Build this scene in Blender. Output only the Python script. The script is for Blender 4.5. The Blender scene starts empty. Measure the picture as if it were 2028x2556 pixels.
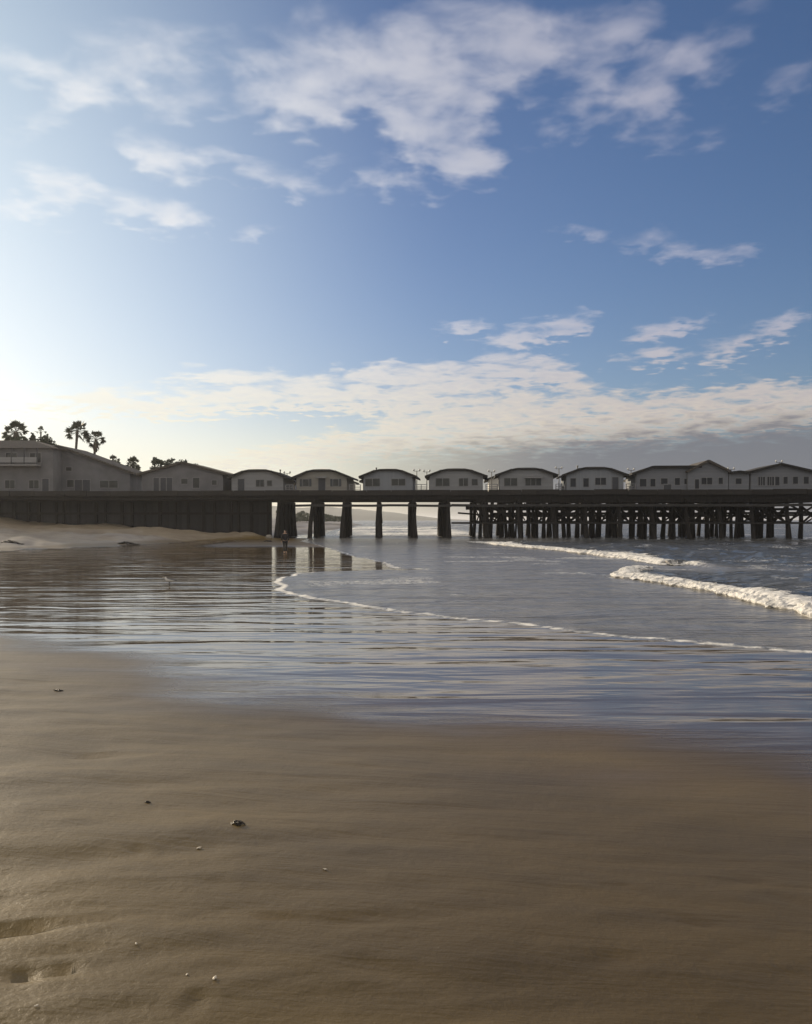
import bpy, bmesh, math, random
import numpy as np
from mathutils import Vector, Matrix
R = math.radians
scene = bpy.context.scene
col = scene.collection

# ------------------------------------------------------------------ camera
F, CX, HY, EYE = 2175.0, 1014.0, 1297.0, 2.5      # focal length in photo pixels, centre column, horizon row, eye height
cam_d = bpy.data.cameras.new("camera")
cam = bpy.data.objects.new("camera", cam_d); col.objects.link(cam)
cam.location = (0, 0, EYE); cam.rotation_euler = (R(90), 0, 0)
cam_d.sensor_fit = 'HORIZONTAL'; cam_d.sensor_width = 36.0
cam_d.lens = 36.0 * F / 2028.0
cam_d.shift_y = (HY - 1278.0) / 2028.0
cam_d.clip_start = 0.05; cam_d.clip_end = 20000
scene.camera = cam

def gp(px, py, z=0.0):
    Y = (EYE - z) * F / (py - HY)
    return ((px - CX) / F * Y, Y)
def at(px, py, Y):
    return Vector(((px - CX) / F * Y, Y, EYE - (py - HY) / F * Y))
def px2x(px, Y): return (px - CX) / F * Y
def py2z(py, Y): return EYE - (py - HY) / F * Y

# ------------------------------------------------------------------ light and sky
SUN_AZ, SUN_EL = -41.0, 12.5          # degrees: left of the view axis, above the horizon
SKY_STRENGTH = 0.1
scene.view_settings.view_transform = 'Standard'
scene.view_settings.look = 'None'
scene.view_settings.exposure = 0.0
scene.view_settings.gamma = 1.0
scene.cycles.use_denoising = True
scene.cycles.max_bounces = 6
scene.cycles.sample_clamp_indirect = 4.0

sun_d = bpy.data.lights.new("sun", 'SUN'); sun_d.energy = 4.6; sun_d.angle = R(0.55); sun_d.color = (1.0, 0.83, 0.60)
sun = bpy.data.objects.new("sun", sun_d); col.objects.link(sun)
sdir = Vector((math.sin(R(SUN_AZ)) * math.cos(R(SUN_EL)), math.cos(R(SUN_AZ)) * math.cos(R(SUN_EL)), math.sin(R(SUN_EL))))
sun.rotation_euler = (-sdir).to_track_quat('-Z', 'Y').to_euler()
sun.location = sdir * 300

class NT:
    """small helper to write node trees as expressions"""
    def __init__(s, tree): s.t = tree; s.n = tree.nodes; s.l = tree.links
    def put(s, sock, v):
        if isinstance(v, bpy.types.NodeSocket): s.l.new(v, sock)
        elif v is not None: sock.default_value = v
    def m(s, op, a, b=None, c=None, clamp=False):
        n = s.n.new('ShaderNodeMath'); n.operation = op; n.use_clamp = clamp
        s.put(n.inputs[0], a); s.put(n.inputs[1], b) if b is not None else None
        if c is not None: s.put(n.inputs[2], c)
        return n.outputs[0]
    def add(s, a, b): return s.m('ADD', a, b)
    def sub(s, a, b): return s.m('SUBTRACT', a, b)
    def mul(s, a, b): return s.m('MULTIPLY', a, b)
    def vm(s, op, a, b=None):
        n = s.n.new('ShaderNodeVectorMath'); n.operation = op
        s.put(n.inputs[0], a)
        if b is not None: s.put(n.inputs[1], b)
        return n.outputs['Value'] if op in ('DOT_PRODUCT', 'LENGTH') else n.outputs[0]
    def xyz(s, x, y, z=0.0):
        n = s.n.new('ShaderNodeCombineXYZ')
        for i, v in enumerate((x, y, z)): s.put(n.inputs[i], v)
        return n.outputs[0]
    def sep(s, v):
        n = s.n.new('ShaderNodeSeparateXYZ'); s.put(n.inputs[0], v); return n.outputs
    def noise(s, vec, scale, detail=3.0, rough=0.5, dist=0.0):
        n = s.n.new('ShaderNodeTexNoise'); s.put(n.inputs['Vector'], vec); s.put(n.inputs['Scale'], scale)
        n.inputs['Detail'].default_value = detail; n.inputs['Roughness'].default_value = rough; n.inputs['Distortion'].default_value = dist
        return n.outputs[0]
    def mapr(s, v, a, b, c=0.0, d=1.0, smooth=True):
        n = s.n.new('ShaderNodeMapRange'); n.interpolation_type = 'SMOOTHSTEP' if smooth else 'LINEAR'
        s.put(n.inputs['Value'], v); s.put(n.inputs['From Min'], a); s.put(n.inputs['From Max'], b)
        s.put(n.inputs['To Min'], c); s.put(n.inputs['To Max'], d)
        return n.outputs[0]
    def mix(s, f, a, b, blend='MIX'):
        n = s.n.new('ShaderNodeMix'); n.data_type = 'RGBA'; n.blend_type = blend; n.clamp_factor = True
        s.put(n.inputs[0], f)
        for i, v in ((6, a), (7, b)):
            s.put(n.inputs[i], (v[0], v[1], v[2], 1.0) if isinstance(v, (tuple, list)) else v)
        return n.outputs[2]
    def mapping(s, vec, loc=(0, 0, 0), rot=(0, 0, 0), sc=(1, 1, 1), kind='POINT'):
        n = s.n.new('ShaderNodeMapping'); n.vector_type = kind; s.put(n.inputs[0], vec)
        n.inputs[1].default_value = loc; n.inputs[2].default_value = rot; n.inputs[3].default_value = sc
        return n.outputs[0]
    def blob(s, vec, loc, rot, sc):
        g = s.n.new('ShaderNodeTexGradient'); g.gradient_type = 'QUADRATIC_SPHERE'
        s.l.new(s.mapping(vec, loc, rot, sc, 'TEXTURE'), g.inputs[0])
        return g.outputs['Fac']

world = bpy.data.worlds.new("World"); scene.world = world; world.use_nodes = True
def build_world():
    w = NT(world.node_tree); w.n.clear()
    out = w.n.new('ShaderNodeOutputWorld'); bg = w.n.new('ShaderNodeBackground'); w.l.new(bg.outputs[0], out.inputs[0])
    bg.inputs['Strength'].default_value = SKY_STRENGTH
    sky = w.n.new('ShaderNodeTexSky'); sky.sky_type = 'NISHITA'; sky.sun_disc = False
    sky.sun_elevation = R(SUN_EL); sky.sun_rotation = R(SUN_AZ)
    sky.air_density = 1.0; sky.dust_density = 0.9; sky.ozone_density = 2.0; sky.altitude = 0
    d = w.n.new('ShaderNodeTexCoord').outputs['Generated']
    dx, dy, dz = w.sep(d)
    DEG = 180 / math.pi
    az = w.mul(w.m('ARCTAN2', dx, dy), DEG)
    el = w.mul(w.m('ARCSINE', dz), DEG)
    ang = w.vm('DOT_PRODUCT', d, tuple(sdir))                      # cosine of the angle to the sun
    # aureole of thin high haze round the sun
    sunang = w.mul(w.m('ARCCOSINE', w.m('MINIMUM', ang, 0.99999)), DEG)
    # the clear sky, a little deeper blue away from the sun
    hsv = w.n.new('ShaderNodeHueSaturation'); hsv.inputs['Saturation'].default_value = 1.12
    w.l.new(sky.outputs[0], hsv.inputs['Color'])
    base = w.mix(1.0, hsv.outputs[0], (0.83, 0.835, 1.02), 'MULTIPLY')
    K = 1.0 / SKY_STRENGTH
    def lin(r, g, b): return tuple(K * (v / 255.0 / 12.92 if v < 10 else ((v / 255.0 + 0.055) / 1.055) ** 2.4) for v in (r, g, b))
    veil = w.mul(w.mapr(sunang, 44.0, 6.0), 0.62)                  # thin bright haze spreading from the sun
    base = w.mix(veil, base, lin(222, 246, 250))
    glow = w.mul(w.mapr(el, 9.0, 0.0), w.mapr(sunang, 62.0, 22.0))     # milky air low under the sun
    base = w.mix(w.mul(glow, 0.8), base, lin(250, 249, 234))
    # clouds: soft patches placed by azimuth and elevation, torn up by noise on a flat cloud deck
    deck = w.xyz(w.m('DIVIDE', dx, w.add(w.m('MAXIMUM', dz, 0.0), 0.10)), w.m('DIVIDE', dy, w.add(w.m('MAXIMUM', dz, 0.0), 0.10)))
    n_big = w.noise(deck, 6.0, 4.0, 0.52, 0.3)
    n_fine = w.noise(w.vm('ADD', deck, (7.3, 2.1, 0.0)), 15.0, 3.0, 0.45, 0.25)
    angv = w.xyz(az, el)
    warp = w.xyz(w.mul(w.sub(w.noise(w.vm('ADD', deck, (3.1, 9.4, 0.0)), 7.0, 4.0, 0.6), 0.5), 5.0), w.mul(w.sub(n_fine, 0.5), 2.2))
    angw = w.vm('ADD', angv, warp)
    blobs = [
      (1000,140,400,150,0,.85),(1230,170,210,120,20,.75),(1070,330,220,120,-30,.85),(1480,210,210,90,40,.8),(1130,390,140,75,-20,.65),
      (780,270,170,70,15,.75),(1300,95,500,70,0,.45),(1740,175,280,90,30,.60),(1620,220,170,60,35,.5),(1950,220,170,60,10,.42),
      (500,135,340,80,0,.45),(200,150,250,80,10,.60),(130,190,150,60,0,.45),(560,275,190,55,10,.45),(330,230,220,70,0,.48),
      (100,310,110,60,25,.7),(405,400,130,55,-25,1.0),(130,460,115,50,-5,1.0),(330,515,150,50,0,.55),(310,530,90,35,0,.5),(450,545,110,45,10,.65),
      (640,430,200,42,-12,.6),(900,430,170,50,-15,.6),(640,577,75,30,20,.6),(80,515,140,60,15,.42),
      (1440,570,85,28,-5,.6),(1620,605,170,42,-8,.68),(1820,640,100,26,0,.55),(1720,350,160,40,0,.22),
      (1165,818,78,28,0,.9),(1340,832,165,42,12,1.05),(1420,818,90,30,15,.45),
      (1620,832,105,34,12,.8),(1750,800,85,26,10,.62),(1650,885,150,34,8,.75),(1850,858,150,44,20,.72),(1950,815,110,24,20,.5),
      (600,945,280,45,0,.75),(900,930,140,35,5,.65),(1140,935,270,50,3,.95),(1330,920,150,35,-5,.65),(1400,950,140,35,-10,.55),
      (650,1000,330,42,5,.9),(300,1005,320,55,0,.8),(1000,1000,330,50,3,.95),(1240,1050,330,60,0,.85),(1400,1000,320,55,0,.5),(1700,980,280,45,5,.35),
      (900,1105,430,50,8,.85),(700,1145,340,35,8,.7),(1250,1085,320,65,5,.95),(1500,1055,320,65,3,.95),(1750,1045,370,65,3,1.0),(1900,1015,220,65,5,.95),(2060,1005,220,75,0,.95),
    ]
    D = None
    for (px, py, rx, ry, rot, wt) in blobs:
        a0 = math.degrees(math.atan((px - CX) / F)); e0 = math.degrees(math.atan((HY - py) / F * math.cos(R(a0))))
        k = 57.3 / F * math.cos(R(a0)) * 1.15
        g = w.n.new('ShaderNodeTexGradient'); g.gradient_type = 'SPHERICAL'
        w.l.new(w.mapping(angw, (a0, e0, 0), (0, 0, R(rot)), (rx * k, ry * k, 1.0), 'TEXTURE'), g.inputs[0])
        D = w.mul(g.outputs['Fac'], wt) if D is None else w.m('MULTIPLY_ADD', g.outputs['Fac'], wt, D)
    D = w.m('MINIMUM', D, 0.76)
    dens = w.add(D, w.add(w.mul(w.sub(n_big, 0.5), 1.75), w.mul(w.sub(n_fine, 0.5), 0.85)))
    op = w.mul(w.mapr(dens, w.mapr(el, 15.0, 8.0, 0.12, 0.24), w.mapr(el, 15.0, 8.0, 1.20, 0.84)), w.mapr(el, 15.0, 5.0, 0.82, 0.97))
    op = w.mul(op, w.mapr(D, 0.02, 0.2))
    near = w.mapr(sunang, 62.0, 14.0)
    low = w.mapr(el, 14.0, 4.0)
    c_hi = w.mix(near, lin(192, 190, 204), lin(252, 252, 252))
    c_lo = w.mix(near, lin(216, 202, 182), lin(255, 250, 228))
    cc = w.mix(low, c_hi, c_lo)
    # folds: thicker parts a little greyer
    fold = w.mapr(w.add(w.mul(n_fine, 0.6), w.mul(n_big, 0.4)), 0.35, 0.66)
    cc = w.mix(w.mul(w.mul(fold, 0.45), w.mapr(D, 0.3, 0.9)), cc, w.mix(near, lin(150, 154, 176), lin(235, 238, 240)))
    # broken bright cloud added to the unseen sky overhead and behind, lifting shaded fronts
    rest = w.m('MAXIMUM', w.mapr(el, 34.0, 52.0), w.mapr(w.m('ABSOLUTE', az), 40.0, 70.0))
    r_op = w.mul(w.mul(rest, w.mapr(w.add(n_big, w.mul(n_fine, 0.3)), 0.44, 0.74)), w.mapr(el, -1.0, 6.0))
    sky_c = w.mix(op, base, cc)
    sky_c = w.mix(r_op, sky_c, lin(236, 226, 212))
    # grey cloud bank low over the sea
    edge = w.add(w.mapr(az, 0.0, 24.0, 4.6, 5.9, False), w.mul(w.sub(n_big, 0.5), 4.0))
    bank = w.mul(w.mapr(el, w.add(edge, 1.2), w.sub(edge, 1.2)), w.mapr(az, -9.0, 7.0))
    bc = w.mix(w.mapr(az, -2.0, 13.0), lin(172, 168, 158), lin(118, 120, 128))
    sky_c = w.mix(w.mul(bank, 0.93), sky_c, bc)
    w.l.new(sky_c, bg.inputs['Color'])
build_world()

# ------------------------------------------------------------------ helpers
def tag(o, label=None, cat=None, group=None, kind=None):
    if label: o['label'] = label
    if cat: o['category'] = cat
    if group: o['group'] = group
    if kind: o['kind'] = kind
    return o
def empty(name, loc, rz=0.0):
    o = bpy.data.objects.new(name, None); col.objects.link(o)
    o.location = loc; o.rotation_euler = (0, 0, rz); o.empty_display_size = 0.2
    return o
class MB:
    """collects shapes and links them as one mesh object"""
    def __init__(s): s.v = []; s.f = []; s.mi = []; s.cur = 0
    def add(s, vs, fs):
        b = len(s.v); s.v += [tuple(v) for v in vs]
        for f in fs: s.f.append([b + i for i in f]); s.mi.append(s.cur)
    def hexa(s, p):   # 8 points: bottom ring 0-3, top ring 4-7
        s.add(p, [(3, 2, 1, 0), (4, 5, 6, 7), (0, 1, 5, 4), (1, 2, 6, 5), (2, 3, 7, 6), (3, 0, 4, 7)])
    def box(s, x0, x1, y0, y1, z0, z1):
        s.hexa([(x0, y0, z0), (x1, y0, z0), (x1, y1, z0), (x0, y1, z0), (x0, y0, z1), (x1, y0, z1), (x1, y1, z1), (x0, y1, z1)])
    def bar(s, a, b, w, h=None):   # a rectangular beam between two points
        a = Vector(a); b = Vector(b); d = (b - a).normalized(); h = h or w
        up = Vector((0, 0, 1)) if abs(d.z) < 0.95 else Vector((0, 1, 0))
        sx = d.cross(up).normalized() * (w / 2); sz = sx.cross(d).normalized() * (h / 2)
        ring = [-sx - sz, sx - sz, sx + sz, -sx + sz]
        s.hexa([a + r for r in ring] + [b + r for r in ring])
    def tube(s, pts, rads, n=8, cap=True, wob=0.0, rnd=None):
        pts = [Vector(p) for p in pts]; rings = []
        b = len(s.v)
        for i, p in enumerate(pts):
            d = (pts[min(i + 1, len(pts) - 1)] - pts[max(i - 1, 0)]).normalized()
            up = Vector((0, 1, 0)) if abs(d.y) < 0.9 else Vector((1, 0, 0))
            u = d.cross(up).normalized(); w = d.cross(u)
            for k in range(n):
                t = 2 * math.pi * k / n
                r = rads[i] * (1 + (rnd.uniform(-wob, wob) if rnd else 0))
                s.v.append(tuple(p + (u * math.cos(t) + w * math.sin(t)) * r))
        for i in range(len(pts) - 1):
            for k in range(n):
                a0 = b + i * n + k; a1 = b + i * n + (k + 1) % n
                s.f.append([a0, a1, a1 + n, a0 + n]); s.mi.append(s.cur)
        if cap:
            s.f.append([b + k for k in range(n)][::-1]); s.mi.append(s.cur)
            e = b + (len(pts) - 1) * n
            s.f.append([e + k for k in range(n)]); s.mi.append(s.cur)
    def build(s, name, mats, parent=None, smooth=False):
        me = bpy.data.meshes.new(name); me.from_pydata(s.v, [], s.f)
        if not isinstance(mats, (list, tuple)): mats = [mats]
        for m in mats: me.materials.append(m)
        if len(mats) > 1: me.polygons.foreach_set('material_index', s.mi)
        if smooth: me.polygons.foreach_set('use_smooth', [True] * len(me.polygons))
        bm = bmesh.new(); bm.from_mesh(me); bmesh.ops.recalc_face_normals(bm, faces=bm.faces); bm.to_mesh(me); bm.free()
        me.update()
        o = bpy.data.objects.new(name, me); col.objects.link(o)
        if parent: o.parent = parent
        return o
def copy_tree(o, parent=None):
    c = o.copy(); col.objects.link(c)
    if parent: c.parent = parent
    for ch in list(o.children): copy_tree(ch, c)
    return c

# value noise in numpy
def _hash(ix, iy, seed):
    h = (ix.astype(np.int64) * 374761393 + iy.astype(np.int64) * 668265263 + seed * 974711) & 0x7fffffff
    h = ((h ^ (h >> 13)) * 1274126177) & 0x7fffffff
    return ((h ^ (h >> 16)) & 0xffff) / 65535.0
def vnoise(x, y, seed=0):
    ix = np.floor(x); iy = np.floor(y); fx = x - ix; fy = y - iy
    fx = fx * fx * fx * (fx * (fx * 6 - 15) + 10); fy = fy * fy * fy * (fy * (fy * 6 - 15) + 10)
    a = _hash(ix, iy, seed); b = _hash(ix + 1, iy, seed); c = _hash(ix, iy + 1, seed); d = _hash(ix + 1, iy + 1, seed)
    return (a * (1 - fx) + b * fx) * (1 - fy) + (c * (1 - fx) + d * fx) * fy - 0.5
def fbm(x, y, seed=0, oct=4):
    s = 0; a = 1.0
    for k in range(oct): s = s + a * vnoise(x, y, seed + k * 17); x = x * 2.03 + 11.3; y = y * 2.03 + 5.7; a *= 0.5
    return s
def sstep(a, b, x):
    t = np.clip((x - a) / (b - a), 0, 1); return t * t * (3 - 2 * t)
def sdf(poly, x, y):
    """signed distance to a closed polygon, positive inside"""
    P = np.array(poly, float); d = np.full(x.shape, 1e18); ins = np.zeros(x.shape, bool)
    for i in range(len(P)):
        ax, ay = P[i]; bx, by = P[(i + 1) % len(P)]
        ex, ey = bx - ax, by - ay
        t = np.clip(((x - ax) * ex + (y - ay) * ey) / (ex * ex + ey * ey + 1e-12), 0, 1)
        d = np.minimum(d, (x - ax - t * ex) ** 2 + (y - ay - t * ey) ** 2)
        c = (ay > y) != (by > y)
        xi = ax + (y - ay) * ex / (ey if abs(ey) > 1e-12 else 1e-12)
        ins ^= c & (x < xi)
    d = np.sqrt(d); return np.where(ins, d, -d)
def smooth_line(pts, n=6):
    out = []
    P = [Vector((p[0], p[1], 0)) for p in pts]
    for i in range(len(P) - 1):
        p0 = P[max(i - 1, 0)]; p1 = P[i]; p2 = P[i + 1]; p3 = P[min(i + 2, len(P) - 1)]
        for k in range(n):
            t = k / n
            q = 0.5 * ((2 * p1) + (p2 - p0) * t + (2 * p0 - 5 * p1 + 4 * p2 - p3) * t * t + (3 * p1 - p0 - 3 * p2 + p3) * t ** 3)
            out.append((q.x, q.y))
    out.append((P[-1].x, P[-1].y))
    return out
def grid_mesh(name, X, Y, Z, mat, attrs=None, wrap=False, keep=None):
    """rows x columns of points -> one mesh object"""
    nr, nc = X.shape
    co = np.stack([X, Y, Z], -1).reshape(-1, 3).astype(np.float32)
    i = np.arange(nr - 1)[:, None]; j = np.arange(nc if wrap else nc - 1)[None, :]
    j2 = (j + 1) % nc
    q = np.stack([i * nc + j, i * nc + j2, (i + 1) * nc + j2, (i + 1) * nc + j], -1).reshape(-1, 4)
    if keep is not None:
        kq = keep.reshape(-1)[q].any(1); q = q[kq]
        used = np.unique(q); remap = np.full(co.shape[0], -1, np.int64); remap[used] = np.arange(len(used))
        co = co[used]; q = remap[q]
    else: used = None
    me = bpy.data.meshes.new(name)
    me.vertices.add(len(co)); me.vertices.foreach_set('co', co.ravel())
    me.loops.add(q.size); me.loops.foreach_set('vertex_index', q.ravel().astype(np.int32))
    me.polygons.add(len(q)); me.polygons.foreach_set('loop_start', np.arange(0, q.size, 4, dtype=np.int32))
    me.polygons.foreach_set('use_smooth', np.ones(len(q), bool))
    me.update(calc_edges=True)
    for k, v in (attrs or {}).items():
        a = me.attributes.new(k, 'FLOAT', 'POINT'); v = v.reshape(-1)
        a.data.foreach_set('value', (v[used] if used is not None else v).astype(np.float32))
    me.materials.append(mat)
    o = bpy.data.objects.new(name, me); col.objects.link(o)
    return o

# ------------------------------------------------------------------ materials
def new_mat(name):
    m = bpy.data.materials.new(name); m.use_nodes = True
    t = NT(m.node_tree); t.n.clear()
    out = t.n.new('ShaderNodeOutputMaterial'); b = t.n.new('ShaderNodeBsdfPrincipled'); t.l.new(b.outputs[0], out.inputs[0])
    return m, t, b
def bump(t, b, h, dist, strength=1.0, prev=None):
    n = t.n.new('ShaderNodeBump'); n.inputs['Distance'].default_value = dist; n.inputs['Strength'].default_value = strength
    t.put(n.inputs['Height'], h)
    if prev is not None: t.l.new(prev, n.inputs['Normal'])
    t.l.new(n.outputs[0], b.inputs['Normal']); return n.outputs[0]
def surf(name, c, c2=None, rough=0.7, scale=3.0, stretch=(1, 1, 1), bmp=0.0, spec=0.4, metal=0.0):
    m, t, b = new_mat(name)
    pos = t.n.new('ShaderNodeTexCoord').outputs['Object']
    v = t.mapping(pos, sc=stretch)
    nz = t.noise(v, scale, 5.0, 0.6)
    t.put(b.inputs['Base Color'], t.mix(t.mapr(nz, 0.3, 0.7), c, c2 or tuple(x * 0.7 for x in c)))
    b.inputs['Roughness'].default_value = rough; b.inputs['Specular IOR Level'].default_value = spec; b.inputs['Metallic'].default_value = metal
    if bmp: bump(t, b, t.noise(v, scale * 4, 4.0, 0.6), bmp)
    return m
def board_mat(name, c, c2, pitch=0.2, axis='z', rough=0.75):
    """painted or bare boards: grooves at a pitch, each with its own tone"""
    m, t, b = new_mat(name)
    pos = t.n.new('ShaderNodeTexCoord').outputs['Object']
    x, y, z = t.sep(pos)
    a = {'x': x, 'y': y, 'z': z}[axis]
    k = t.m('DIVIDE', a, pitch); fr = t.m('FRACT', k); fl = t.m('FLOOR', k)
    tone = t.n.new('ShaderNodeTexWhiteNoise'); tone.noise_dimensions = '1D'; t.put(tone.inputs['W'], fl)
    nz = t.noise(pos, 2.5, 5.0, 0.6)
    f = t.add(t.mul(tone.outputs[0], 0.45), t.mul(nz, 0.6))
    t.put(b.inputs['Base Color'], t.mix(f, c, c2)); b.inputs['Roughness'].default_value = rough
    g = t.mapr(t.m('ABSOLUTE', t.sub(fr, 0.5)), 0.42, 0.5, 1.0, 0.0)
    bump(t, b, t.add(g, t.mul(nz, 0.3)), 0.02)
    return m
M = {}
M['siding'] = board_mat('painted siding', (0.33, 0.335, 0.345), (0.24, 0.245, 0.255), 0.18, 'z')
M['siding_blue'] = board_mat('grey painted siding', (0.24, 0.25, 0.275), (0.18, 0.19, 0.21), 0.18, 'z')
M['fascia'] = board_mat('weathered fascia planks', (0.040, 0.035, 0.031), (0.018, 0.016, 0.015), 3.4, 'x', 0.9)
M['siding_cream'] = board_mat('cream painted siding', (0.34, 0.325, 0.29), (0.25, 0.24, 0.215), 0.18, 'z')
M['siding_pale'] = board_mat('pale blue grey siding', (0.29, 0.31, 0.34), (0.22, 0.235, 0.26), 0.16, 'x')
M['shutter'] = surf('dark slatted shutter', (0.07, 0.08, 0.09), (0.05, 0.058, 0.066), 0.6, 5.0, (1, 1, 8))
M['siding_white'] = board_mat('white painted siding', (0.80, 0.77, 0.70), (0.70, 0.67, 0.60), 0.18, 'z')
M['stucco'] = surf('weathered stucco', (0.20, 0.20, 0.21), (0.14, 0.14, 0.15), 0.9, 0.5, bmp=0.01)
M['shingle'] = surf('dark roof shingles', (0.034, 0.032, 0.030), (0.020, 0.019, 0.019), 0.9, 5.0, bmp=0.02)
M['shingle_brown'] = surf('brown roof shingles', (0.10, 0.088, 0.075), (0.06, 0.052, 0.046), 0.9, 4.0, bmp=0.02)
M['trim'] = surf('white painted trim', (0.27, 0.27, 0.275), (0.21, 0.21, 0.215), 0.6, 4.0)
M['glass'] = surf('dark window glass', (0.02, 0.022, 0.026), (0.03, 0.032, 0.036), 0.08, 1.0, spec=0.5)
M['door'] = surf('dark painted door', (0.06, 0.065, 0.08), (0.045, 0.05, 0.06), 0.5, 3.0)
M['timber'] = surf('dark creosoted timber', (0.024, 0.020, 0.018), (0.012, 0.011, 0.010), 0.85, 1.5, (3, 3, 0.4), bmp=0.03)
M['timber_old'] = surf('weathered pier timber', (0.05, 0.043, 0.037), (0.026, 0.023, 0.021), 0.9, 1.2, (2, 2, 0.5), bmp=0.03)
M['pipe'] = surf('dark utility pipe', (0.04, 0.038, 0.036), (0.025, 0.024, 0.023), 0.6, 1.5)
M['seawall'] = board_mat('tarred sheet piling', (0.050, 0.049, 0.050), (0.018, 0.018, 0.020), 0.45, 'x', 0.9)
M['earth'] = surf('bluff earth', (0.10, 0.085, 0.065), (0.06, 0.05, 0.04), 1.0, 0.5, bmp=0.1)
M['bark'] = surf('palm bark', (0.11, 0.088, 0.068), (0.06, 0.05, 0.04), 0.95, 3.0, (1, 1, 4), bmp=0.03)
M['frond'] = surf('palm fronds', (0.055, 0.068, 0.030), (0.035, 0.046, 0.02), 0.6, 3.0)
M['frond_dry'] = surf('dry palm thatch', (0.13, 0.10, 0.06), (0.08, 0.06, 0.04), 0.9, 3.0)
M['leaf'] = surf('dark shrub leaves', (0.05, 0.062, 0.03), (0.028, 0.038, 0.02), 0.7, 2.0)
M['wood_tree'] = surf('tree bark', (0.07, 0.056, 0.043), (0.045, 0.036, 0.03), 0.95, 3.0)
M['kelp'] = surf('dark kelp', (0.030, 0.022, 0.013), (0.016, 0.012, 0.008), 0.45, 6.0, bmp=0.01)
M['shell'] = surf('pale shell', (0.62, 0.56, 0.46), (0.45, 0.40, 0.32), 0.5, 20.0)
M['rock'] = surf('pale boulder', (0.36, 0.33, 0.28), (0.22, 0.20, 0.17), 0.9, 3.0, bmp=0.04)
M['lamp_metal'] = surf('dark lamp post metal', (0.05, 0.05, 0.052), (0.035, 0.035, 0.036), 0.5, 3.0)
M['lamp_glass'] = surf('frosted lamp globe', (0.6, 0.6, 0.57), (0.5, 0.5, 0.48), 0.3, 3.0)
M['hills'] = surf('far hillside scrub', (0.10, 0.105, 0.085), (0.07, 0.075, 0.06), 1.0, 0.01)

def beach_mat():
    m, t, b = new_mat('beach sand')
    at_ = t.n.new('ShaderNodeAttribute'); at_.attribute_name = 'wet'; wet = at_.outputs['Fac']
    pos = t.n.new('ShaderNodeTexCoord').outputs['Object']
    big = t.noise(pos, 0.35, 4.0, 0.55)
    strk = t.noise(t.mapping(pos, rot=(0, 0, R(-20)), sc=(0.35, 2.6, 1.0)), 1.1, 5.0, 0.6, 0.4)
    grain = t.noise(pos, 420.0, 2.0, 0.7)
    pit = t.noise(pos, 26.0, 4.0, 0.62)
    f = t.add(t.mul(big, 0.5), t.mul(strk, 0.5))
    dry = t.mix(t.mapr(f, 0.32, 0.68), (0.160, 0.110, 0.034), (0.116, 0.080, 0.026))
    trod = t.noise(pos, 5.5, 4.0, 0.6, 0.3)
    speck = t.noise(pos, 75.0, 2.0, 0.5)
    dry = t.mix(t.mul(t.mapr(speck, 0.69, 0.74), 0.6), dry, (0.05, 0.036, 0.022))
    dry = t.mix(t.mul(t.mapr(speck, 0.29, 0.26), 0.5), dry, (0.30, 0.25, 0.17))
    dry = t.mix(t.mul(t.mapr(grain, 0.52, 0.75), 0.5), dry, (0.07, 0.05, 0.034))
    wetc = t.mix(t.mapr(big, 0.35, 0.65), (0.105, 0.070, 0.030), (0.078, 0.053, 0.025))
    
    a2 = t.n.new('ShaderNodeAttribute'); a2.attribute_name = 'pale'
    a3 = t.n.new('ShaderNodeAttribute'); a3.attribute_name = 'painted_falloff'       # fading of the sun-side sheen painted into the sand, darker to the right
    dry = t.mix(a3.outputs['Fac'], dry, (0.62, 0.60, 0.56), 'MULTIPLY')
    pale = t.mix(t.mapr(f, 0.35, 0.65), (0.30, 0.25, 0.18), (0.19, 0.152, 0.108))
    t.put(b.inputs['Base Color'], t.mix(t.mapr(wet, 0.0, 0.75), t.mix(t.mapr(t.add(a2.outputs['Fac'], t.mul(t.sub(big, 0.5), 0.8)), 0.1, 0.7), dry, pale), wetc))
    film = t.mapr(t.add(wet, t.mul(t.sub(strk, 0.5), 0.35)), 0.42, 1.0)
    t.put(b.inputs['Roughness'], t.mapr(film, 0.0, 1.0, 0.42, 0.07, False))
    t.put(b.inputs['Specular IOR Level'], t.mapr(film, 0.0, 1.0, 0.22, 0.36, False))
    # dry: grain, pits and swash streaks; wet: low shallow undulations of the water film
    h1 = t.mul(t.add(t.add(t.mul(grain, 0.0005), t.mul(pit, 0.004)), t.add(t.mul(strk, 0.024), t.mul(trod, 0.008))), t.sub(1.0, film))
    w1 = t.noise(t.mapping(pos, rot=(0, 0, R(12)), sc=(0.22, 1.0, 1.0)), 0.95, 2.0, 0.45, 0.5)
    w2 = t.noise(t.mapping(pos, rot=(0, 0, R(-6)), sc=(0.30, 1.0, 1.0)), 3.2, 2.0, 0.5, 0.3)
    h2 = t.mul(t.add(t.mul(w1, 0.060), t.mul(w2, 0.009)), film)
    bump(t, b, t.add(h1, h2), 1.0)
    return m
M['beach'] = beach_mat()

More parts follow.
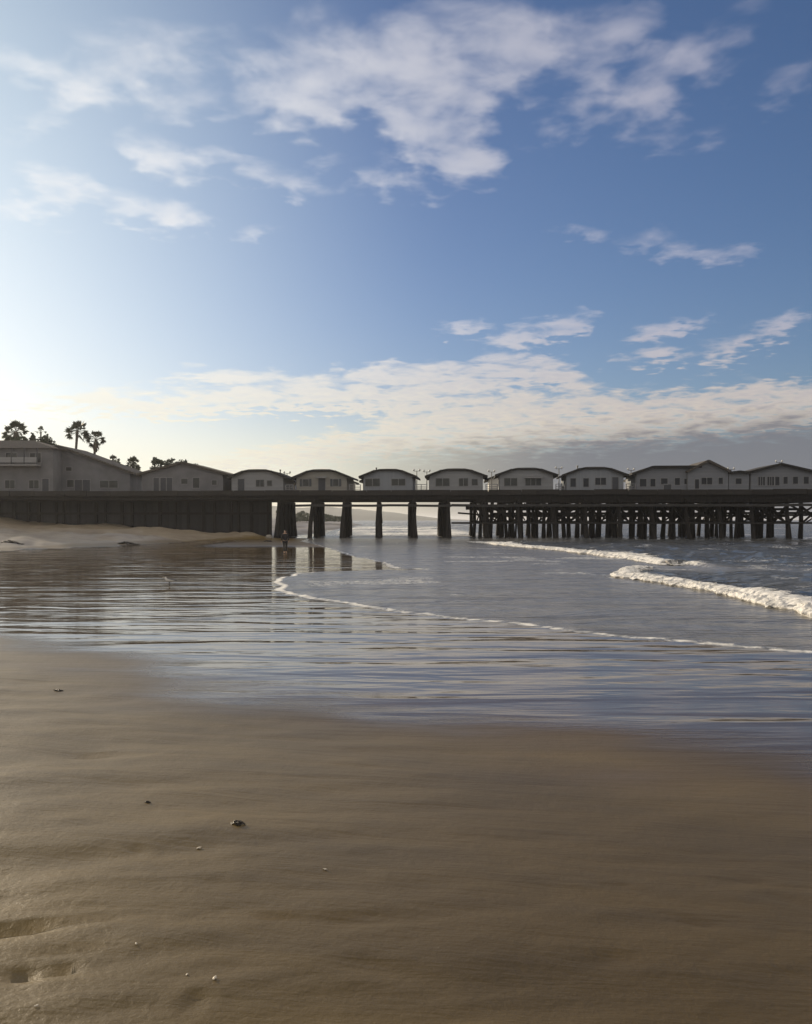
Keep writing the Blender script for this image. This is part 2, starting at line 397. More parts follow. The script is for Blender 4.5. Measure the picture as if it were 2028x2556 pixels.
def sea_mat():
    m, t, b = new_mat('sea water')
    a1 = t.n.new('ShaderNodeAttribute'); a1.attribute_name = 'foam'; foam = a1.outputs['Fac']
    a2 = t.n.new('ShaderNodeAttribute'); a2.attribute_name = 'chop'; chop = a2.outputs['Fac']
    pos = t.n.new('ShaderNodeTexCoord').outputs['Object']
    n1 = t.noise(t.mapping(pos, rot=(0, 0, R(25)), sc=(1.0, 0.6, 1.0)), 1.5, 4.0, 0.6, 0.4)
    n2 = t.noise(pos, 7.0, 4.0, 0.6, 0.3)
    n0 = t.noise(t.mapping(pos, rot=(0, 0, R(14)), sc=(0.42, 1.0, 1.0)), 0.42, 4.0, 0.62, 0.5)
    lace = t.noise(pos, 3.4, 6.0, 0.65, 0.8)
    ff = t.m('MINIMUM', t.mapr(t.add(foam, t.mul(t.sub(lace, 0.5), 0.9)), 0.36, 0.72), 1.0)
    body = t.mix(t.mapr(n1, 0.3, 0.7), (0.20, 0.19, 0.175), (0.14, 0.135, 0.125))
    body = t.mix(t.mapr(chop, 0.1, 0.8), body, (0.075, 0.078, 0.078))
    t.put(b.inputs['Base Color'], t.mix(ff, body, (0.80, 0.79, 0.75)))
    t.put(b.inputs['Roughness'], t.mapr(ff, 0.0, 1.0, t.mapr(chop, 0.0, 0.8, 0.24, 0.16), 0.8))
    b.inputs['IOR'].default_value = 1.33
    amp = t.mapr(chop, 0.0, 1.0, 0.05, 0.20, False)
    h = t.add(t.add(t.mul(n1, amp), t.mul(n2, t.mul(amp, 0.30))), t.mul(n0, t.mapr(chop, 0.0, 1.0, 0.50, 1.5, False)))
    bump(t, b, h, 1.0)
    return m
M['sea'] = sea_mat()
def foam_mat():
    m, t, b = new_mat('breaking foam')
    pos = t.n.new('ShaderNodeTexCoord').outputs['Object']
    nz = t.noise(pos, 3.6, 6.0, 0.72, 0.5); n2 = t.noise(pos, 16.0, 4.0, 0.6)
    t.put(b.inputs['Base Color'], t.mix(t.mapr(nz, 0.38, 0.56), (0.46, 0.455, 0.44), (0.84, 0.82, 0.78)))
    b.inputs['Roughness'].default_value = 0.85; b.inputs['Specular IOR Level'].default_value = 0.2
    b.inputs['Subsurface Weight'].default_value = 0.35; b.inputs['Subsurface Radius'].default_value = (0.12, 0.12, 0.12)
    ac = t.n.new('ShaderNodeAttribute'); ac.attribute_name = 'across'
    torn = t.noise(t.mapping(pos, sc=(1.0, 0.45, 1.0)), 3.2, 6.0, 0.68, 0.6)
    t.put(b.inputs['Alpha'], t.mul(t.mapr(t.add(t.mul(ac.outputs['Fac'], 5.0), torn), 0.42, 0.62), t.mapr(t.sub(torn, t.mapr(ac.outputs['Fac'], 0.22, 1.0, 0.0, 0.78, False)), 0.0, 0.16)))
    bump(t, b, t.add(nz, t.mul(n2, 0.4)), 0.05)
    return m
M['foam'] = foam_mat()

# ------------------------------------------------------------------ beach, sea, hills
# edge of the dry bank on the left (true ground positions), beyond it sand rises towards the bluff
BANK = [(-70, 40), (-40, 58), (-31.5, 67), (-28.5, 75), (-25.3, 89), (-21, 99), (-17.2, 110), (-16.5, 130), (-20, 400), (-200, 2600), (-6000, 6000), (-6000, 40)]
SHORE_px = [(2028, 1630), (1850, 1617), (1700, 1603), (1500, 1585), (1300, 1560), (1150, 1545), (1000, 1527), (850, 1505), (750, 1488), (690, 1475), (700, 1463), (684, 1456), (692, 1448), (712, 1440),
            (748, 1431), (850, 1426.5), (960, 1424), (1050, 1423), (1062, 1421), (1000, 1419), (975, 1413), (958, 1407), (930, 1399), (900, 1393), (872, 1386), (835, 1374), (795, 1362), (752, 1351)]
shore = smooth_line([gp(*p) for p in SHORE_px], 5)
SEA = [(60, -80), (30, -12), (20, 2), (14.5, 9), (10, 14)] + shore + [(-13.5, 125), (-17, 200), (-22, 400), (-190, 2600), (-400, 7000), (9000, 7000), (9000, -80)]
DENTS = [  # px, py, length, width, depth, angle of the long axis
    (20, 2318, 0.30, 0.060, 0.080, 22), (150, 2372, 0.40, 0.030, 0.014, 28), (265, 2330, 0.30, 0.028, 0.016, 27), (300, 2288, 0.26, 0.028, 0.016, 27), (420, 2215, 0.45, 0.03, 0.012, 26), (620, 2300, 0.4, 0.035, 0.014, 24), (560, 2270, 0.7, 0.05, 0.02, 10), (172, 2413, 0.07, 0.035, 0.025, 30), (60, 2430, 0.12, 0.05, 0.03, 25),
    (490, 2500, 0.09, 0.05, 0.014, 70), (1400, 1960, 0.25, 0.04, 0.012, -14), (700, 2060, 0.3, 0.05, 0.01, 6), (250, 2060, 0.6, 0.05, 0.014, 8), (190, 1978, 0.3, 0.05, 0.02, 12), (330, 1960, 0.25, 0.10, 0.02, 10), (270, 1880, 0.5, 0.14, 0.03, 10), (180, 1875, 0.35, 0.12, 0.03, 5), (860, 1873, 0.5, 0.08, 0.02, 0),
    (1560, 2220, 0.18, 0.05, 0.02, -5), (1860, 2205, 0.2, 0.06, 0.02, -5), (1960, 2255, 0.2, 0.05, 0.02, -12), (1760, 2308, 0.28, 0.04, 0.022, -10), (940, 2415, 0.22, 0.10, 0.018, -20), (1530, 2400, 0.16, 0.06, 0.018, 10),
    (1160, 1880, 0.4, 0.10, 0.015, -5), (530, 1752, 0.5, 0.12, 0.03, 5), (600, 1760, 0.5, 0.12, 0.02, -10), (260, 1785, 0.9, 0.10, 0.02, 4), (20, 2475, 0.2, 0.04, 0.02, 15), (340, 2118, 0.08, 0.05, 0.015, 0), (750, 2300, 0.6, 0.05, 0.012, 8), (560, 2290, 0.9, 0.06, 0.016, 10)]
def berm(x, y):
    s = (11.3 - 0.75 * x - y) / 1.25
    return s, 0.72 * sstep(0.0, 9.5, s)
def berm_at(px, py):   # where a photo pixel meets the near sand
    z = 0.0
    for _ in range(30):
        X, Y = gp(px, py, z); z = float(berm(np.array(X), np.array(Y))[1])
    return X, Y, z
def ground_height(x, y):
    s, zb = berm(x, y)
    r = np.hypot(x, y)
    near = sstep(24, 8, r)
    on = sstep(-0.5, 3.0, s)
    u = x * math.cos(R(25)) + y * math.sin(R(25)); v = -x * math.sin(R(25)) + y * math.cos(R(25))
    rip = fbm(u * 0.55, v * 2.2, 5, 4) * 0.040 + fbm(x * 2.0, y * 3.0, 9, 3) * 0.006
    rip = rip + fbm(x * 0.35, y * 0.35, 2, 3) * 0.05
    left = sstep(3.0, -4.0, x)
    rip = rip + fbm(u * 0.5, v * 4.5, 15, 3) * 0.022 * sstep(0.6, -1.0, x) * sstep(7.5, 4.5, y)
    film = (fbm(x * 0.13 + 0.05 * y, y * 0.34 - 0.04 * x, 201, 3) * 0.020 + fbm(x * 0.5, y * 1.0, 211, 2) * 0.006) * sstep(14, 30, r) * sstep(500, 200, r)
    z = zb + rip * on * (0.45 + 0.75 * left) * sstep(60, 20, r)
    xw = x + fbm(x * 4, y * 4, 401, 2) * 0.03; yw = y + fbm(x * 4, y * 4, 411, 2) * 0.03
    for (px, py, L, W, dp, an) in DENTS:
        X, Y, _ = berm_at(px, py); c, sn = math.cos(R(an)), math.sin(R(an))
        a = ((xw - X) * c + (yw - Y) * sn) / L; bb = (-(xw - X) * sn + (yw - Y) * c) / W
        q = a * a + bb * bb
        z = z - dp * 0.8 * np.exp(-q * 1.3) + dp * 0.14 * np.exp(-(np.sqrt(q) - 1.6) ** 2 * 3)
    d = sdf(BANK, x, y)
    ln = fbm(x * 0.10, y * 0.16, 31, 4); l2 = fbm(x * 0.45, y * 0.5, 44, 3)
    dd = d + ln * 5.0
    bank = np.clip(dd, 0, None) * 0.060
    bank = np.minimum(bank, 3.4 + 0.002 * np.clip(d, 0, 500))
    bank = bank + sstep(0.2, 6.0, dd) * (ln * 0.8 + l2 * 0.24) * sstep(600, 150, r)
    z = z + bank + film
    wet = sstep(2.6, -1.2, s + fbm(x * 0.22, y * 0.5, 77, 3) * 2.2)
    wet = wet * (1 - 0.62 * sstep(72, 90, y) * sstep(124, 112, y) * sstep(-22, -17, x) * sstep(4, -4, x))
    wet = wet * sstep(1.6, -0.3, dd)
    painted_falloff = sstep(-3.2, 2.6, x * 1.1 + 0.12 * (y - 4) + fbm(x * 0.5, y * 0.5, 301, 3) * 1.8) * sstep(0.5, 2.5, s)
    return z, wet, sstep(1.0, 7.0, dd), painted_falloff

def polar(r0, r1, nr, th):
    r = np.geomspace(r0, r1, nr)[:, None]; th = np.radians(th)[None, :]
    return r * np.sin(th), r * np.cos(th)
th = np.concatenate([np.linspace(-34, 34, 640), np.linspace(34.6, 325.4, 180)])
X, Y = polar(0.5, 9000, 620, th)
Z, wet, pale, painted_falloff = ground_height(X, Y)
beach = grid_mesh('beach', X, Y, Z, M['beach'], {'wet': wet, 'pale': pale, 'painted_falloff': painted_falloff}, wrap=True)
# close the disc under the camera
b_ = bmesh.new(); b_.from_mesh(beach.data); b_.verts.ensure_lookup_table()
b_.faces.new([b_.verts[i] for i in range(len(th))]); b_.to_mesh(beach.data); b_.free()
tag(beach, 'brown sand beach, wet and mirror-like between the dry foreground and the surf', 'beach', kind='structure')

# crests of the two breaking waves
CREST_B = smooth_line([gp(*p) for p in [(1592, 1415), (1574, 1420), (1552, 1430), (1534, 1443), (1620, 1455), (1700, 1468), (1800, 1489), (1900, 1514), (2028, 1545), (2150, 1580), (2400, 1640)]], 8)
CREST_A = smooth_line([gp(*p) for p in [(1165, 1354), (1230, 1361), (1300, 1368), (1380, 1376), (1450, 1384), (1520, 1394), (1580, 1402), (1650, 1413), (1700, 1412)]], 8)
def crest_x(C, y):
    ys = np.array([c[1] for c in C])[::-1]; xs = np.array([c[0] for c in C])[::-1]
    return np.interp(y, ys, xs)
def sea_height(x, y):
    sd = sdf(SEA, x + fbm(x * 0.8, y * 0.8, 3, 3) * 0.35 * np.clip(np.hypot(x, y) / 40, 0.4, 1.2), y + fbm(x * 0.8, y * 0.8, 13, 3) * 0.5 * np.clip(np.hypot(x, y) / 40, 0.3, 1.2))
    z = 0.034 * np.tanh(sd / 0.35) + 0.012 * sstep(0, 2, sd)
    foam = np.exp(-((sd - 0.12) / (0.14 + 0.003 * np.hypot(x, y))) ** 2) * 0.68 * (1 - 0.35 * sstep(38, 60, np.hypot(x, y)))
    chop = np.zeros_like(x)
    for C, H, lo, hi in ((CREST_B, 0.30, 12.0, 42.0), (CREST_A, 0.26, 45.0, 92.0)):
        t = x - crest_x(C, y)
        ext = sstep(hi + 3, hi - 6, y) * sstep(lo - 6, lo + 2, y)
        pr = sstep(-0.15, 0.55, t) * (0.35 + 0.65 * np.exp(-np.clip(t, 0, None) / 2.2))
        z = z + H * pr * ext * sstep(40, 10, t)
        chop = np.maximum(chop, sstep(0.0, 1.5, t) * ext)
        foam = np.maximum(foam, (np.exp(-np.clip(t - 0.3, 0, None) / 1.6) * sstep(-0.1, 0.1, t)) * ext * 0.60)
    far = sstep(10, 24, x - 0.02 * y) * sstep(6, 20, sd)
    chop = np.maximum(chop, np.maximum(far, sstep(115, 160, y) * 0.7))
    u = x * 0.9 + y * 0.35
    sw = fbm(u * 0.35, (y - 0.4 * x) * 0.14, 61, 4) * 0.34 + fbm(x * 1.1, y * 1.1, 71, 3) * 0.13
    z = z + sw * chop * sstep(1.5, 8, sd)
    z = z + fbm(x * 0.9, y * 0.9, 81, 3) * 0.012 * sstep(0.5, 3, sd)
    # drifting foam lace on the flat wash, and painted glare past the pier
    lace = fbm(x * 0.25, y * 0.35, 91, 3)
    foam = np.maximum(foam, (0.62 + 0.5 * fbm(x * 0.10, y * 0.06, 95, 3)) * sstep(118, 126, y) * sstep(420, 240, y) * sstep(24, 6, x) * sstep(0.5, 3, sd))  # sun glare on the sea behind the pier, put in as white foam
    foam = np.maximum(foam, sstep(0.05, 0.45, lace) * 0.46 * sstep(0.3, 1.5, sd) * sstep(160, 60, y))
    return z, foam, chop, sd
th2 = np.concatenate([np.linspace(-32, 33, 620), np.linspace(33.5, 140, 120)])
X, Y = polar(9.0, 8500, 560, th2)
Z, foam, chop, sd = sea_height(X, Y)
sea = grid_mesh('sea', X, Y, Z, M['sea'], {'foam': foam, 'chop': chop}, keep=sd > -1.5)
tag(sea, 'grey sea washing thinly over the sand with a lacy foam edge', 'sea', kind='structure')

def breaker(name, C, h0, h1, w0, w1, label, seed, step, tail=0.06):
    """a rolling line of white water: lumpy ridge following the crest, h and w go from far end to near end"""
    P = np.array(C); seg = np.hypot(*np.diff(P, axis=0).T); L = np.concatenate([[0], np.cumsum(seg)])
    n = int(L[-1] / step); s = np.linspace(0, L[-1], n)
    cx = np.interp(s, L, P[:, 0]); cy = np.interp(s, L, P[:, 1])
    tx = np.gradient(cx); ty = np.gradient(cy); ln = np.hypot(tx, ty); nx, ny = -ty / ln, tx / ln      # to the seaward side (+x)
    sg = np.sign(nx); nx *= sg; ny *= sg
    f = s / L[-1]
    grow = np.minimum(np.minimum(f / 0.12, 1.0), (1 - f) / tail) ** 0.6
    H = (h0 + (h1 - h0) * f) * grow; W = (w0 + (w1 - w0) * f) * (0.35 + 0.65 * grow)
    k = np.linspace(0, 1, 40) ** 1.25
    S, K = np.meshgrid(s, k, indexing='ij')
    prof = np.interp(k, [0, 0.06, 0.16, 0.3, 0.5, 0.75, 1.0], [-0.2, 0.42, 0.85, 1.0, 0.72, 0.36, 0.0])
    off = np.interp(k, [0, 0.06, 0.16, 0.3, 0.5, 0.75, 1.0], [0.0, -0.06, 0.03, 0.17, 0.45, 1.0, 1.75])
    wob = fbm(S * 0.8, K * 0.2, seed, 3) * 0.5
    lump = fbm(S * 4.5, K * 7, seed + 5, 4); fine = fbm(S * 13.0, K * 20, seed + 9, 2)
    Wd = W[:, None] * (1 + 0.5 * fbm(S * 0.7, 0 * K, seed + 3, 3))
    body = sstep(0.0, 0.12, K) * sstep(1.0, 0.8, K)
    X = cx[:, None] + nx[:, None] * (off * Wd + (lump * 0.16 * body + wob * 0.35) * Wd)
    Yy = cy[:, None] + ny[:, None] * (off * Wd + (lump * 0.16 * body + wob * 0.35) * Wd)
    Z = 0.06 + H[:, None] * prof * (1 + 0.55 * fbm(S * 0.9, 0 * K, seed + 7, 3)) + (lump * 0.62 + fine * 0.40) * H[:, None] * body
    Zs = sea_height(X, Yy)[0]
    Z = np.where(K > 0.12, np.maximum(Z, Zs + 0.02 + 0.05 * np.clip(lump, -0.3, 1) * body), Z)
    o = grid_mesh(name, X, Yy, Z, M['foam'], {'across': K + 0 * X, 'ends': grow[:, None] + 0 * K})
    return tag(o, label, 'wave', 'lines of breaking white water')
breaker('breaking_wave', CREST_B, 0.13, 0.22, 1.2, 1.5, 'white breaking wave nearer the camera, its foam running to the right edge of the photo', 101, 0.04)
breaker('breaking_wave', CREST_A, 0.13, 0.26, 1.2, 1.9, 'thin white breaking wave farther out, just in front of the pier piles', 151, 0.08, 0.3)

# far coast
def ridge(name, Yd, prof, depth, mat):
    xs = np.array([px2x(p, Yd) for p, _ in prof]); zs = np.array([py2z(q, Yd) for _, q in prof])
    x = np.linspace(xs[0], xs[-1], 220); z = np.interp(x, xs, zs) * (1 + 0.10 * fbm(x / 60.0, x * 0, 7, 4))
    k = np.linspace(0, 1, 16); p = np.sin(k * math.pi) ** 0.8
    X = np.repeat(x[:, None], 16, 1); Yg = Yd + (k[None, :] - 0.25) * depth + X * 0
    Zg = z[:, None] * p[None, :] * (1 + 0.12 * fbm(X / 80, Yg / 80, 19, 3)) - 1.0
    return grid_mesh(name, X, Yg, Zg, mat)
tag(ridge('hills', 2400.0, [(-1500, 1255), (-300, 1256), (500, 1258), (760, 1262), (880, 1266), (980, 1276), (1050, 1286), (1120, 1294), (1180, 1297)], 900, M['hills']), 'low hazy coast hills behind the pier piles', 'hills', kind='structure')

# ------------------------------------------------------------------ pier
DX = -0.03                                    # lean of the bents against the view axis
SL = -0.075                                   # the pier comes nearer towards the right
DECK = 6.2
def yf(x): return 115.2 + SL * x              # front edge of the deck
def px_front(px):                             # where a photo column meets the front edge
    u = (px - CX) / F
    y = 115.2 / (1 - SL * u); return u * y, y
rnd = random.Random(7)
pier = empty('pier', (0, 115.2, 0))
tag(pier, 'long dark timber pier on rows of piles crossing the whole photo', 'pier')
def rel(p): return (p[0], p[1] - 115.2, p[2])
XL, XR = -72.0, 66.0
def slab(mb, y0, y1, z0, z1, x0=XL, x1=XR):
    a, b = yf(x0), yf(x1); k = lambda y: y - 115.2
    mb.hexa([(x0, k(a + y0), z0), (x1, k(b + y0), z0), (x1, k(b + y1), z0), (x0, k(a + y1), z0), (x0, k(a + y0), z1), (x1, k(b + y0), z1), (x1, k(b + y1), z1), (x0, k(a + y1), z1)])
mb = MB(); slab(mb, -0.25, 20.6, DECK - 0.2, DECK); mb.build('deck', M['timber_old'], pier)
for dy, zb in ((0.0, 5.15), (4.0, 5.3), (8.0, 5.3), (12.0, 5.3), (16.0, 5.3), (20.0, 5.2)):
    mb = MB(); slab(mb, dy, dy + 0.32, zb, DECK - 0.2); mb.build('stringer', M['timber'], pier)
mb = MB(); x_ = XL
while x_ < XR:
    L_ = rnd.uniform(3.0, 5.2); dz = rnd.uniform(-0.045, 0.045); dy_ = rnd.uniform(-0.03, 0.03)
    slab(mb, -0.42 + dy_, -0.29 + dy_, 5.72 + dz, DECK + 0.20 + dz, x_, min(x_ + L_ - 0.05, XR)); x_ += L_
mb.build('fascia_board', M['fascia'], pier)
BENTS = [698, 781, 861, 948, 1035, 1122, 1210, 1296, 1380, 1462, 1545, 1630, 1716, 1800, 1884, 1968, 2056]
ROWS = [0.7, 5.3, 10.0, 14.7, 19.4]
npile = 0; heads = []
for bi, bp in enumerate(BENTS):
    x0, y0 = px_front(bp); row = []
    right = bp > 1190
    for ri, dpt in enumerate(ROWS):
        x = x0 + DX * dpt + rnd.uniform(-0.14, 0.14) * (2.2 if right else 1.0); y = y0 + dpt + rnd.uniform(-0.25, 0.25)
        r = rnd.uniform(0.25, 0.33) if not right else rnd.uniform(0.20, 0.29)
        lean = rnd.uniform(-0.2, 0.2) + (0.35 if (ri == 0 and bp > 1000) else (-0.35 if ri == 0 and bp < 900 else 0))
        ly = -0.5 if ri == 0 else (0.5 if ri == 4 else rnd.uniform(-0.2, 0.2))
        bow = rnd.uniform(-0.08, 0.08)
        mb = MB()
        mb.tube([rel((x + lean, y + ly, -1.2)), rel((x + lean * .8, y + ly * .8, 0.1)), rel((x + lean * 0.5 + bow, y + ly * 0.5, 2.0)), rel((x + lean * 0.2 + bow * .6, y + ly * 0.2, 3.6)), rel((x, y, 4.95))],
                [r * 1.25, r * 1.28, r * 1.08, r, r * 0.95], 9, True, 0.06, rnd)
        mb.build('pile', M['timber'], pier, True)
        row.append((x, y, lean, ly))
    heads.append(row)
    a, b_ = row[0], row[-1]
    mb = MB(); mb.bar(rel((a[0] - DX * 1.0, a[1] - 1.0, 4.95)), rel((b_[0], b_[1] + 0.9, 4.95)), 0.38, 0.40); mb.build('cap_beam', M['timber'], pier)
    # cross bracing inside the bent
    for k in range(0, 4):
        p, q = row[k], row[k + 1]
        if rnd.random() < 0.9:
            mb = MB(); mb.bar(rel((p[0] + .3, p[1], 4.6)), rel((q[0] + .3 + q[2] * .5, q[1], 2.1)), 0.10, 0.26)
            if right and k % 2 == 0: mb.bar(rel((q[0] - .3, q[1], 4.6)), rel((p[0] - .3 + p[2] * .5, p[1], 2.1)), 0.10, 0.26)
            mb.build('brace', M['timber'], pier)
def long_beam(name, ri, z, p0, p1, w, h, dy=-0.36, mat='timber', sag=0.0):
    xs = [px_front(p)[0] for p in (p0, p1)]
    n = 10; mb = MB(); pts = []
    for i in range(n + 1):
        x = xs[0] + (xs[1] - xs[0]) * i / n + DX * ROWS[ri]
        pts.append((x, yf(x) + ROWS[ri] + dy, z + rnd.uniform(-sag, sag)))
    for i in range(n): mb.bar(rel(pts[i]), rel(pts[i + 1]), w, h)
    mb.build(name, M[mat], pier)
mb = MB()                                                  # the many piles behind, between the counted ones
for bi in range(6, len(BENTS) - 1):
    xa, ya = px_front(BENTS[bi]); xb, yb = px_front(BENTS[bi + 1])
    for k in range(7):
        dpt = rnd.uniform(2.0, 18.5); x = xa + (xb - xa) * rnd.uniform(0.2, 0.8) + DX * dpt; y = yf(x) + dpt; r = rnd.uniform(.10, .24); l = rnd.uniform(-.45, .45)
        mb.tube([rel((x + l, y, -1.2)), rel((x + l * .5, y, 2.0)), rel((x, y, 5.2))], [r * 1.2, r * 1.05, r], 8, True, .05, rnd)
mb.build('rear_pile', M['timber'], pier, True)['kind'] = 'stuff'
mb = MB()
for k in range(46):
    p_ = rnd.uniform(1215, 2090); x, y = px_front(p_); dpt = rnd.uniform(3, 17); x += DX * dpt; y = yf(x) + dpt; q_ = x + rnd.uniform(-3.5, 3.5); z0 = rnd.uniform(1.9, 3.2)
    mb.bar(rel((x, y, z0)), rel((q_, yf(q_) + dpt, min(4.9, z0 + rnd.uniform(.0, 2.4)))), 0.09, rnd.uniform(.12, .24))
mb.build('rear_brace', M['timber'], pier)['kind'] = 'stuff'
p, q = heads[0][0], heads[0][-1]
mb = MB(); mb.hexa([rel((p[0] - .2, p[1] + .4, -1.0)), rel((p[0] + .1, p[1] + .4, -1.0)), rel((q[0] + .1, q[1], -1.0)), rel((q[0] - .2, q[1], -1.0)), rel((p[0] - .2, p[1] + .4, 4.7)), rel((p[0] + .1, p[1] + .4, 4.7)), rel((q[0] + .1, q[1], 4.7)), rel((q[0] - .2, q[1], 4.7))]); mb.build('bulkhead', M['timber'], pier)
long_beam('wale', 0, 4.98, 1190, 2110, 0.2, 0.5, -0.45, sag=0.02)
long_beam('wale', 2, 3.1, 1212, 2110, 0.16, 0.26, -0.4, sag=0.06)
long_beam('walkway_beam', 0, 2.06, 1128, 2110, 0.3, 0.24, -0.55, sag=0.02)
long_beam('walkway_beam', 1, 2.05, 1210, 2110, 0.3, 0.22, 0.4, sag=0.03)
long_beam('walkway_beam', 3, 2.2, 1210, 2110, 0.3, 0.22, 0.4, sag=0.03)
long_beam('wale', 1, 3.35, 1240, 2110, 0.16, 0.30, 0.4, sag=0.05)
long_beam('wale', 2, 3.95, 1200, 2110, 0.16, 0.34, 0.4, sag=0.05)
long_beam('wale', 3, 3.0, 1380, 2110, 0.16, 0.26, 0.4, sag=0.05)
long_beam('wale', 4, 4.3, 1200, 2110, 0.2, 0.5, 0.4, sag=0.05)
long_beam('utility_pipe', 0, 4.36, 738, 1128, 0.3, 0.30, -0.75, 'pipe', sag=0.05)
long_beam('utility_pipe', 0, 4.36, 1128, 2110, 0.3, 0.34, -0.75, 'pipe', sag=0.04)
for bi in range(6, len(heads) - 1):                       # bracing between the bents on the seaward half
    for ri in (0, 2, 4):
        p, q = heads[bi][ri], heads[bi + 1][ri]
        u = rnd.random()
        if u < 0.75:
            mb = MB(); mb.bar(rel((p[0], p[1] + .3, 4.7)), rel((q[0] + q[2] * .5, q[1] + .3, 2.15)), 0.09, 0.24)
            if u < 0.5: mb.bar(rel((q[0], q[1] + .48, 4.7)), rel((p[0] + p[2] * .5, p[1] + .48, 2.15)), 0.09, 0.24)
            mb.build('brace', M['timber'], pier)

# railings between the cottages
def railing(p0, p1, h=0.95):
    x0, y0 = px_front(p0); x1, y1 = px_front(p1); mb = MB()
    for z in (0.35, 0.62, h): mb.bar(rel((x0, y0 + 0.2, DECK + z)), rel((x1, y1 + 0.2, DECK + z)), 0.06, 0.08)
    n = max(2, int((x1 - x0) / 0.8))
    for i in range(n + 1):
        x = x0 + (x1 - x0) * i / n; mb.box(x - 0.05, x + 0.05, yf(x) - 115.2 + 0.15, yf(x) - 115.2 + 0.25, DECK, DECK + h)
    mb.build('railing', M['trim'], pier)
for a, b_ in ((713, 732), (873, 900), (1038, 1066), (1214, 1243), (1389, 1411), (1565, 1588)): railing(a, b_)

# ------------------------------------------------------------------ cottages on the pier
def window(parent, x, z, w, h, y, divs=2, name='window'):
    mb = MB(); t = 0.07
    mb.box(x - w / 2 - t, x + w / 2 + t, y - 0.05, y, z - t, z); mb.box(x - w / 2 - t, x + w / 2 + t, y - 0.05, y, z + h, z + h + t)
    for xx in [x - w / 2 - t, x + w / 2] + [x - w / 2 + w * k / divs - t / 2 for k in range(1, divs)]:
        mb.box(xx, xx + t, y - 0.045, y, z, z + h)
    wo = mb.build(name, M['trim'], parent)
    mb = MB(); mb.box(x - w / 2, x + w / 2, y - 0.02, y + 0.06, z, z + h); mb.build('pane', M['glass'], wo)
    return wo
def door(parent, x, w, h, y, z=0.02):
    mb = MB(); mb.box(x - w / 2, x + w / 2, y - 0.04, y + 0.05, z, z + h); d = mb.build('door', M['door'], parent)
    mb = MB(); t = 0.08
    mb.box(x - w / 2 - t, x - w / 2, y - 0.06, y, z, z + h); mb.box(x + w / 2, x + w / 2 + t, y - 0.06, y, z, z + h); mb.box(x - w / 2 - t, x + w / 2 + t, y - 0.06, y, z + h, z + h + t)
    mb.build('door_frame', M['trim'], d)
    mb = MB(); mb.tube([(x + w * .36, y - 0.04, z + 1.0), (x + w * .36, y - 0.12, z + 1.0)], [0.03, 0.04], 8); mb.build('handle', M['lamp_metal'], d)
ARCH = [(-1, 0.0), (-0.72, 0.42), (-0.46, 0.82), (-0.28, 0.985), (0, 1.0), (0.28, 0.985), (0.46, 0.82), (0.72, 0.42), (1, 0.0)]
GABLE = [(-1, 0.0), (-0.5, 0.5), (0, 1.0), (0.5, 0.5), (1, 0.0)]
